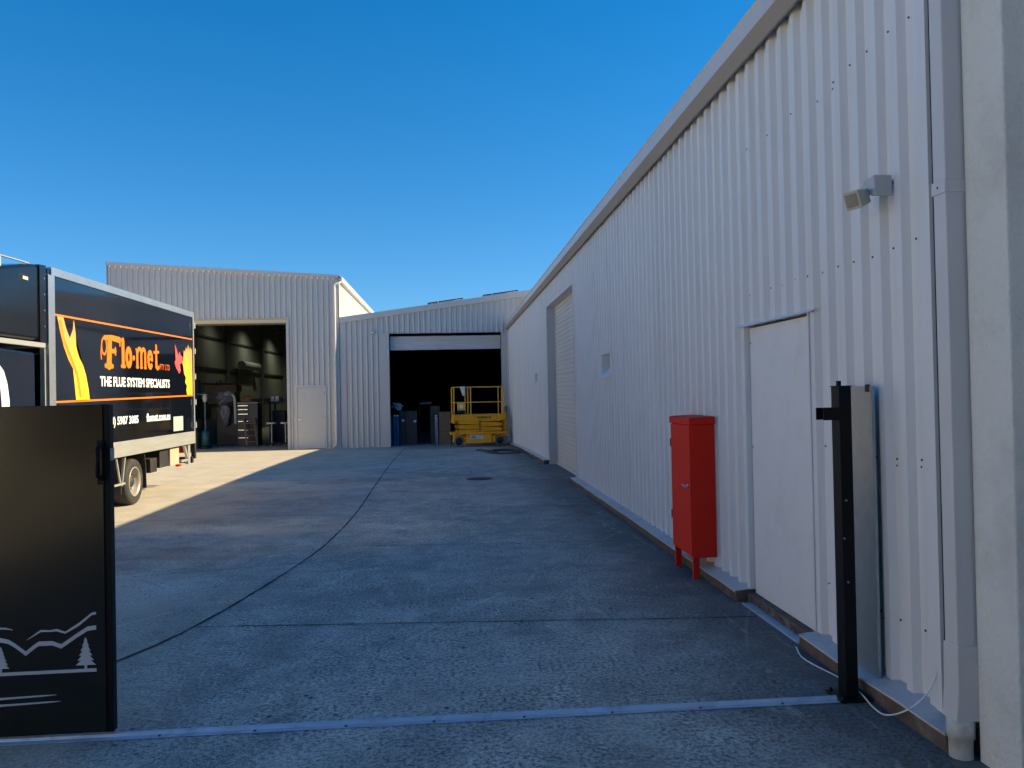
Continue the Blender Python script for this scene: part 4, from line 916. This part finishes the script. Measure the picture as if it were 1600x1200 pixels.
# workbench + stools with pale seats
t = thing('workbench', (-7.0, 37.0, FL), 'long dark workbench with clutter at the right of the shed interior', 'workbench')
mb = MB(); mb.box(-8.0, -6.3, 36.2, 37.4, 1.42, 1.50); part(mb, 'top', M_dark, t)
for x in (-7.95, -6.4):
    for y in (36.25, 37.3): mb = MB(); mb.box(x, x+.07, y, y+.07, FL, 1.42); part(mb, 'leg', M_dark, t)
mb = MB(); mb.box(-7.85, -7.3, 36.4, 37.3, FL, 1.1); part(mb, 'drawer_unit', M_blue, t, .01)
mb = MB(); mb.box(-7.2, -6.5, 36.4, 37.3, .2, .24); part(mb, 'lower_shelf', M_lampg, t)
for i, x in enumerate((-7.28, -6.72)):
    t = thing('stool', (x, 33.6, FL), ['low stool with pale seat, left of the two by the shed doorway', 'low stool with pale seat, right of the two nearest the doorway jamb'][i], 'stool', 'stools with pale seats in the shed')
    mb = MB(); mb.lathe((x, 33.6, 0), [(.20, .60), (.215, .63), (.20, .665), (.05, .67)], n=22); part(mb, 'seat', mat('seat_vinyl', (.55, .56, .58), .35), t)
    mb = MB(); mb.lathe((x, 33.6, 0), [(.028, FL+.1), (.028, .6)], n=10); part(mb, 'stem', M_lampg, t)
    for k in range(5):
        a = k*2*math.pi/5; mb = MB(); mb.tube([(x, 33.6, FL+.13), (x+.25*math.cos(a), 33.6+.25*math.sin(a), FL+.06), (x+.25*math.cos(a), 33.6+.25*math.sin(a), FL)], .018, 8); part(mb, 'leg', M_dark, t)

random.seed(21)
for i, (x, y, w_, h_, z, m_, lab) in enumerate([(-8.0, 36.5, .5, .3, 1.49, M_card, 'small carton on the tool chest side of the dark shed, beside the brown bundle'),
        (-7.75, 36.7, .35, .22, 1.51, M_white, 'small white box on the left end of the workbench'), (-7.2, 36.8, .42, .3, 1.51, M_blue, 'dark blue crate in the middle of the workbench'),
        (-6.65, 36.6, .3, .36, 1.51, M_cardg, 'upright grey carton at the right end of the workbench')]):
    if i: carton('small_box', x-w_/2, x+w_/2, y-.2, y+.2, z, z+h_, m_, lab, 'boxes on the workbench')
t = thing('steel_rack', (-11.2, 42, FL), 'tall dark steel rack against the far left wall of the shed', 'rack')
for x in (-12.2, -11.2):
    for y in (40.5, 43.5): mb = MB(); mb.box(x-.04, x+.04, y-.04, y+.04, FL, 2.6); part(mb, 'upright', M_frame, t)
for z in (.4, 1.4, 2.4): mb = MB(); mb.box(-12.25, -11.15, 40.4, 43.6, z, z+.06); part(mb, 'rack_shelf', M_frame, t)
for k, (x, z, r_) in enumerate(((-8.95, .1, .10), (-8.9, .42, .08))):
    pass
t = thing('hand_trolley', (-6.6, 34.6, FL), 'upright black hand trolley behind the stools in the shed', 'trolley')
mb = MB(); mb.tube([(-6.85, 34.9, FL+.15), (-6.85, 35.05, 1.05), (-6.75, 35.1, 1.18), (-6.5, 35.1, 1.18), (-6.4, 35.05, 1.05), (-6.4, 34.9, FL+.15)], .018, 8); part(mb, 'frame', M_dark, t)
mb = MB(); mb.box(-6.85, -6.4, 34.6, 34.9, FL+.02, FL+.05); part(mb, 'toe_plate', M_dark, t)
for x in (-6.92, -6.33): mb = MB(); mb.lathe((x, 34.95, FL+.13), [(.06, -.025), (.13, -.02), (.13, .02), (.06, .025)], 'x', n=20); part(mb, 'wheel', M_tyre, t)
# ------------------------------------------------------------------ truck
TX = -5.0
tk = thing('box_truck', (-6.15, 12.5, 0), 'black box truck with orange lettering and flames parked in the sun at left', 'truck')
BY0, BY1, BZ0, BZ1 = 10.5, 16.25, 1.02, 3.37
mb = MB(); mb.box(-7.3, TX-.012, BY0+.02, BY1-.02, BZ0, BZ1-.03); bx_ = part(mb, 'box_body', M_truck, tk)
mb = MB()
mb.box(TX-.03, TX+.012, BY1-.045, BY1+.0, BZ0-.22, BZ1-.006)          # rear corner post
mb.box(-7.3, TX-.042, BY0-.004, BY0+.016, BZ1-.09, BZ1-.002)
mb.box(TX-.10, TX-.041, BY0-.006, BY0+.016, BZ0, 2.33)
part(mb, 'edge_rails', M_alu, tk, .004)
mb = MB(); mb.box(TX-.05, TX+.014, BY0+.176, BY1-.046, .80, 1.035); part(mb, 'side_rail', M_alu, tk, .006)
mb = MB(); z = 1.2
while z < 3.3:
    for y in (BY0+.14,): mb.lathe((TX+.006, y, z), [(.007, 0), (.007, .004)], 'x', n=8)
    mb.lathe((TX-.07, BY0-.006, z), [(.007, 0), (.007, -.004)], 'y', n=8); z += .24
y = BY0+.4
while y < BY1-.1: mb.lathe((TX+.004, y, BZ1-.05), [(.007, 0), (.007, .004)], 'x', n=8); y += .38
part(mb, 'rivets', M_galv, tk)
mb = MB(); mb.box(TX-.04, TX+.006, BY0+.01, BY0+.175, BZ0-.2, BZ1-.106); M_alus = mat('smooth_aluminium', (.50, .55, .58), .28, metal=.75, var=.1); part(mb, 'corner_post', M_alus, tk, .004)
mb = MB(); mb.box(TX-.06, TX+.004, BY0+.10, BY1-.02, BZ1-.105, BZ1); part(mb, 'top_rail', M_alus, tk, .004)
# rear doors + hinges
mb = MB(); mb.box(-7.28, -6.16, BY1-.018, BY1+.03, BZ0, BZ1-.06); mb.box(-6.14, TX-.02, BY1-.018, BY1+.03, BZ0, BZ1-.06); part(mb, 'rear_doors', M_truckb, tk)
for z in (1.10, 1.55, 2.05, 2.55, 3.05): mb = MB(); mb.tube([(TX+.02, BY1+.005, z), (TX+.02, BY1+.005, z+.11)], .020, 8); part(mb, 'door_hinge', M_alu, tk)
# nose over the cab
mb = MB(); prof = [(10.495, 2.42), (10.495, 3.375), (10.15, 3.34), (9.8, 3.27), (9.4, 3.19), (9.0, 3.03), (8.7, 2.82), (8.55, 2.6), (8.52, 2.42)]
mb.prism(prof, 'x', -7.28, TX-.03); ns_ = part(mb, 'nose', M_truckb, tk, .04, 3)
mb = MB(); mb.prism([(10.494, 2.40), (10.494, 3.37), (10.33, 3.36), (10.33, 2.40)], 'x', -7.29, TX-.012); part(mb, 'nose_flange', M_truckb, ns_, .004)
mb = MB()
for z in (2.6, 2.8, 3.0, 3.2): mb.lathe((TX-.012, 10.44, z), [(.010, 0), (.010, .005)], 'x', n=8)
part(mb, 'rivets', M_galv, ns_)
mb = MB(); mb.box(TX-.04, TX-.0295, 9.90, 10.10, 3.10, 3.20); part(mb, 'marker_lamp', M_dark, ns_, .01)
mb = MB(); mb.box(TX-.03, TX-.018, 9.95, 10.07, 3.125, 3.165); part(mb, 'lamp_lens', M_lampg, ns_)
mb = MB(); mb.box(-7.29, TX-.02, 8.56, 10.48, 2.335, 2.395); part(mb, 'nose_beam', M_alu, tk, .004)
mb = MB(); mb.tube([(TX-.10, 8.9, 3.34), (TX-.10, 10.15, 3.36), (TX-.10, 10.25, 3.36)], .012, 8); mb.tube([(TX-.10, 9.62, 3.20), (TX-.10, 9.62, 3.35)], .010, 8); mb.tube([(TX-.10, 8.95, 2.95), (TX-.10, 8.95, 3.34)], .010, 8)
mb.tube([(TX-2.1, 8.9, 3.34), (TX-2.1, 10.25, 3.36)], .012, 8); mb.tube([(TX-.10, 8.95, 3.34), (TX-2.1, 8.95, 3.34)], .012, 8); mb.tube([(TX-2.1, 8.95, 2.95), (TX-2.1, 8.95, 3.34)], .010, 8)
part(mb, 'roof_rack', M_alu, tk)
# cab
mb = MB(); cab = [(10.28, .75), (10.28, 2.27), (9.0, 2.30), (8.75, 2.2), (8.35, 1.45), (8.25, 1.40), (8.22, .55), (8.45, .45), (8.50, .70), (8.75, .98), (9.15, .98), (9.40, .70), (9.45, .5), (9.6, .5), (9.6, .75)]
mb.prism(cab, 'x', -7.20, TX-.05); cb_ = part(mb, 'cab', M_truck, tk, .03, 3)
mb = MB(); mb.prism([(9.30, 1.50), (9.30, 2.12), (9.0, 2.15), (8.85, 2.08), (8.58, 1.50)], 'x', TX-.052, TX-.044); part(mb, 'side_window', M_solar, cb_)
mb = MB(); mb.box(-7.0, TX-.28, 8.42, 8.5, 1.5, 2.1); part(mb, 'windscreen', M_solar, cb_)
# white ring emblem on the cab flank
mb = MB()
ring_o = [(9.35, 2.14), (9.46, 2.10), (9.56, 2.02), (9.63, 1.88), (9.67, 1.70), (9.68, 1.50), (9.66, 1.32), (9.60, 1.16)]
ring_i = [(9.35, 2.04), (9.41, 2.01), (9.46, 1.94), (9.49, 1.82), (9.51, 1.68), (9.52, 1.50), (9.50, 1.34), (9.46, 1.20)]
for i in range(len(ring_o)-1): mb.prism([ring_o[i], ring_o[i+1], ring_i[i+1], ring_i[i]], 'x', TX-.050, TX-.042)
part(mb, 'cab_emblem', M_white, cb_)
# sub-frame and running gear
mb = MB(); mb.box(-6.75, -6.60, 8.6, 16.1, .62, .82); mb.box(-5.70, -5.55, 8.6, 16.1, .62, .82)
for y in (11.0, 12.0, 13.0, 14.0, 15.0, 16.0): mb.box(-7.25, TX-.06, y-.04, y+.04, .82, 1.0)
mb.box(-7.25, TX-.08, 13.12, 13.28, .34, .46); mb.box(-7.28, TX-.02, 10.6, 16.2, .98, 1.019)
part(mb, 'chassis', M_chassis, tk)
def wheel(y, x, r=.365, w_=.24, mirror=1):
    mb = MB(); mb.lathe((x, y, r), [(r*.62, 0), (r*.80, .012*mirror), (r*.96, .0), (r, -.03*mirror), (r, -(w_-.03)*mirror), (r*.95, -w_*mirror), (r*.6, -w_*mirror), (r*.6, -.02*mirror), (r*.62, 0)], 'x', n=40, cap=False)
    wl = part(mb, 'wheel', M_tyre, tk)
    mb = MB(); mb.lathe((x, y, r), [(r*.645, -.004*mirror), (r*.645, .010*mirror), (r*.60, .012*mirror), (r*.57, -.03*mirror), (r*.50, -.13*mirror), (r*.30, -.14*mirror), (r*.27, -.05*mirror), (r*.18, -.03*mirror), (.01, -.028*mirror)], 'x', n=32, cap=False); rm = part(mb, 'rim', M_rim, wl)
    mb = MB()
    for k in range(6):
        a = k*math.pi/3; mb.lathe((x-.105*mirror, y+r*.4*math.cos(a), r+r*.4*math.sin(a)), [(.014, 0), (.014, .03*mirror)], 'x', n=6)
    part(mb, 'wheel_nuts', M_chassis, rm)
    mb = MB(); mb.lathe((x, y, r), [(r*.29, -.12*mirror), (r*.25, -.045*mirror), (r*.14, -.02*mirror), (.01, -.018*mirror)], 'x', n=24); part(mb, 'hub_cap', M_chassis, rm)
    mb = MB(); mb.lathe((x, y, r), [(r*.50, -.10*mirror), (r*.44, -.118*mirror), (r*.30, -.122*mirror)], 'x', n=28); part(mb, 'brake_disc', M_chassis, rm)
wheel(13.27, TX-.03); wheel(13.27, TX-.29); wheel(13.27, -7.27, mirror=-1); wheel(13.27, -7.01, mirror=-1); wheel(8.95, TX-.20); wheel(8.95, -7.1, mirror=-1)
for yy, s_ in ((12.83, -1), (13.70, 1)):
    mb = MB(); mb.prism([(yy, .78), (yy+.02*s_, .78), (yy+.07*s_, .60), (yy+.09*s_, .22), (yy+.07*s_, .22), (yy+.05*s_, .58)], 'x', TX-.52, TX-.03); part(mb, 'mudguard', M_chassis, tk)
mb = MB(); mb.bar((TX-.04, 12.93, .78), (TX-.04, 12.80, .35), .02, .03); mb.bar((TX-.04, 12.60, .78), (TX-.04, 12.74, .40), .02, .03); mb.bar((TX-.04, 12.5, .38), (TX-.04, 12.9, .38), .03, .03); part(mb, 'guard_stay', M_alu, tk)
mb = MB(); mb.box(TX-.55, TX-.12, 11.0, 12.5, .36, .80); part(mb, 'fuel_tank', M_chassis, tk, .04)
mb = MB(); mb.box(TX-.45, TX-.04, 14.0, 14.30, .43, .67); part(mb, 'battery_box', M_chassis, tk, .01)
mb = MB(); mb.box(TX-.5, TX-.06, 14.50, 14.93, .47, .78); part(mb, 'brown_tool_box', M_chassis, tk, .01)
mb = MB(); mb.box(TX-.5, TX-.05, 15.0, 15.47, .46, .79); part(mb, 'tool_box', M_tan, tk, .01)
mb = MB(); mb.box(TX-.10, TX-.02, 15.40, 15.52, .415, .458); part(mb, 'side_marker', M_redlamp, tk, .008)
mb = MB(); mb.bar((TX-.05, 15.74, .80), (TX-.05, 15.95, .50), .04, .05); mb.box(TX-.08, TX-.02, 15.90, 16.02, .42, .80); mb.box(TX-.08, TX-.03, 15.55, 15.9, .48, .52); part(mb, 'tail_lift_arm', M_alu, tk)
mb = MB(); mb.box(-7.2, TX-.02, 16.14, 16.22, .42, .54); mb.box(TX-.06, TX+.01, 16.20, 16.29, .50, 1.06); part(mb, 'under_run_bar', M_chassis, tk)
for x in (-7.1, TX-.2): mb = MB(); mb.box(x-.12, x+.12, 16.22, 16.25, .62, .74); part(mb, 'tail_lamp', M_redlamp, tk)
mb = MB(); mb.box(TX+.0005, TX+.003, 15.03, 15.56, 1.085, 1.35); nb = part(mb, 'notice_plate', M_pale, bx_)
mb = MB(); mb.box(TX+.003, TX+.0045, 15.12, 15.22, 1.22, 1.30); mb.box(TX+.003, TX+.0045, 15.26, 15.50, 1.25, 1.262); mb.box(TX+.003, TX+.0045, 15.26, 15.46, 1.215, 1.226); part(mb, 'plate_print', M_lampg, nb)
# livery (thin vinyl just proud of the panel)
SX = TX-.012
mb = MB()
for (z0_, z1_) in ((2.775, 2.835), (1.655, 1.735)):
    mb.prism([(BY0+.18, z0_-.012), (BY1-.05, z1_-.012), (BY1-.05, z1_+.012), (BY0+.18, z0_+.012)], 'x', SX+.0005, SX+.002)
part(mb, 'orange_lines', M_orange, bx_)
F1 = [(10.76, 2.765), (10.92, 2.768), (11.00, 2.62), (11.10, 2.50), (11.19, 2.62), (11.22, 2.76), (11.27, 2.56), (11.28, 2.40), (11.36, 2.26), (11.47, 2.16), (11.56, 2.02), (11.63, 1.84), (11.67, 1.675), (11.26, 1.665), (11.22, 1.9), (11.18, 2.10), (11.05, 2.22), (10.93, 2.38), (10.84, 2.56)]
F2 = [(15.86, 1.745), (16.18, 1.75), (16.18, 2.66), (16.12, 2.60), (16.08, 2.69), (16.02, 2.60), (15.96, 2.72), (15.90, 2.60), (15.82, 2.66), (15.78, 2.56), (15.70, 2.60), (15.68, 2.46), (15.60, 2.36), (15.66, 2.28), (15.70, 2.15), (15.80, 2.08), (15.76, 1.98), (15.86, 1.92), (15.82, 1.84)]
F3 = [(15.20, 2.68), (15.30, 2.58), (15.38, 2.48), (15.46, 2.56), (15.50, 2.50), (15.62, 2.46), (15.56, 2.34), (15.46, 2.32), (15.50, 2.20), (15.42, 2.14), (15.34, 2.20), (15.26, 2.24), (15.18, 2.34), (15.24, 2.40), (15.20, 2.50)]
def vinyl(poly, m, name, d=.002):
    bm = bmesh.new(); vs = [bm.verts.new((0, a, b)) for a, b in poly]; f = bm.faces.new(vs); bmesh.ops.triangulate(bm, faces=[f])
    bm.verts.index_update(); tri = [tuple(v.index for v in f.verts) for f in bm.faces]; bm.free()
    mb = MB(); n = len(poly)
    mb.add([(SX+.0005, a, b) for a, b in poly]+[(SX+d, a, b) for a, b in poly], tri+[tuple(i+n for i in t) for t in tri]+[(i, (i+1) % n, n+(i+1) % n, n+i) for i in range(n)])
    return part(mb, name, m, bx_)
vinyl(F1, M_flame, 'flame_graphic'); vinyl(F2, M_flame, 'flame_graphic'); vinyl(F3, M_pink, 'flame_graphic', .003)
vinyl([(10.80, 2.70), (10.86, 2.74), (10.96, 2.48), (11.16, 2.24), (11.32, 2.05), (11.42, 1.72), (11.36, 1.72), (11.27, 2.0), (11.12, 2.18), (10.92, 2.42)], mat('flame_amber', (.85, .24, .02), .3), 'flame_graphic', .003)
# brand word drawn with soft fat strokes
mb = MB(); lay = [0]
def stroke(pts, rs):
    pts = [Vector((0, a, b)) for a, b in pts]
    if not isinstance(rs, (list, tuple)): rs = [rs]*len(pts)
    for i in range(len(pts)-1):
        a, b = pts[i], pts[i+1]; d = (b-a); 
        if d.length < 1e-5: continue
        d.normalize(); nrm = Vector((0, -d.z, d.y)); poly = []
        base = math.atan2(d.z, d.y)
        for k in range(9): t = base-math.pi/2+math.pi*k/8; poly.append((b.y+rs[i+1]*math.cos(t), b.z+rs[i+1]*math.sin(t)))
        for k in range(9): t = base+math.pi/2+math.pi*k/8; poly.append((a.y+rs[i]*math.cos(t), a.z+rs[i]*math.sin(t)))
        lay[0] += 1; mb.prism(poly, 'x', SX+.0005, SX+.002+.00006*lay[0])
def arc(cy, cz, ry, rz, a0, a1, n=12): return [(cy+ry*math.cos(R(a0+(a1-a0)*k/n)), cz+rz*math.sin(R(a0+(a1-a0)*k/n))) for k in range(n+1)]
# F
stroke([(12.36, 2.56), (12.33, 2.20)], [.075, .085]); stroke([(12.21, 2.175), (12.45, 2.175)], .035); stroke([(12.18, 2.585), (12.42, 2.60), (12.72, 2.585)], [.035, .04, .045]); stroke([(12.72, 2.59), (12.73, 2.50)], [.04, .018])
stroke([(12.36, 2.40), (12.56, 2.405)], .032); stroke([(12.56, 2.45), (12.56, 2.36)], .022)
stroke(arc(12.16, 2.46, .085, .12, 90, 400, 18), .016); stroke([(12.07, 2.46), (12.05, 2.36), (12.06, 2.27)], .014)
# l
stroke([(12.84, 2.58), (12.84, 2.21)], .052); stroke([(12.80, 2.60), (12.76, 2.585)], .02); stroke([(12.78, 2.19), (12.91, 2.19)], .028)
# o
stroke(arc(13.06, 2.335, .085, .125, 0, 360, 20), .048)
# dot
stroke([(13.26, 2.335), (13.262, 2.336)], .042)
# m
for yy in (13.40, 13.57, 13.74): stroke([(yy, 2.44), (yy, 2.21)], .042); stroke([(yy-.03, 2.195), (yy+.04, 2.195)], .022)
stroke([(13.36, 2.475), (13.40, 2.46)], .022); stroke(arc(13.50, 2.42, .075, .075, 150, 10, 8), .034); stroke(arc(13.67, 2.42, .075, .075, 150, 10, 8), .034)
# e
stroke(arc(13.96, 2.335, .085, .125, 5, 310, 18), .042); stroke([(13.92, 2.34), (14.05, 2.36)], .020)
# t
stroke([(14.24, 2.58), (14.24, 2.24)], [.035, .046]); stroke(arc(14.30, 2.25, .06, .05, 180, 330, 8), .030); stroke([(14.14, 2.47), (14.35, 2.485)], .024)
part(mb, 'brand_lettering', M_orange, bx_)
pr = lambda u, v, w_: (SX+.0006+w_, u, v)
part(text_mb('PTY LTD', pr, 14.42, 14.92, 2.185, 2.285, .002, .01), 'small_lettering', mat('sign_rust', (.6, .12, .01), .3), bx_)
part(text_mb('THE FLUE SYSTEM SPECIALISTS', pr, 12.01, 14.90, 1.87, 2.02, .002, .035), 'slogan_lettering', M_white, bx_)
part(text_mb('(03) 5987 3085', pr, 12.22, 13.42, 1.255, 1.42, .002, .03), 'phone_lettering', M_white, bx_)
part(text_mb('flomet.com.au', pr, 13.77, 14.90, 1.298, 1.44, .002, .03), 'website_lettering', M_white, bx_)
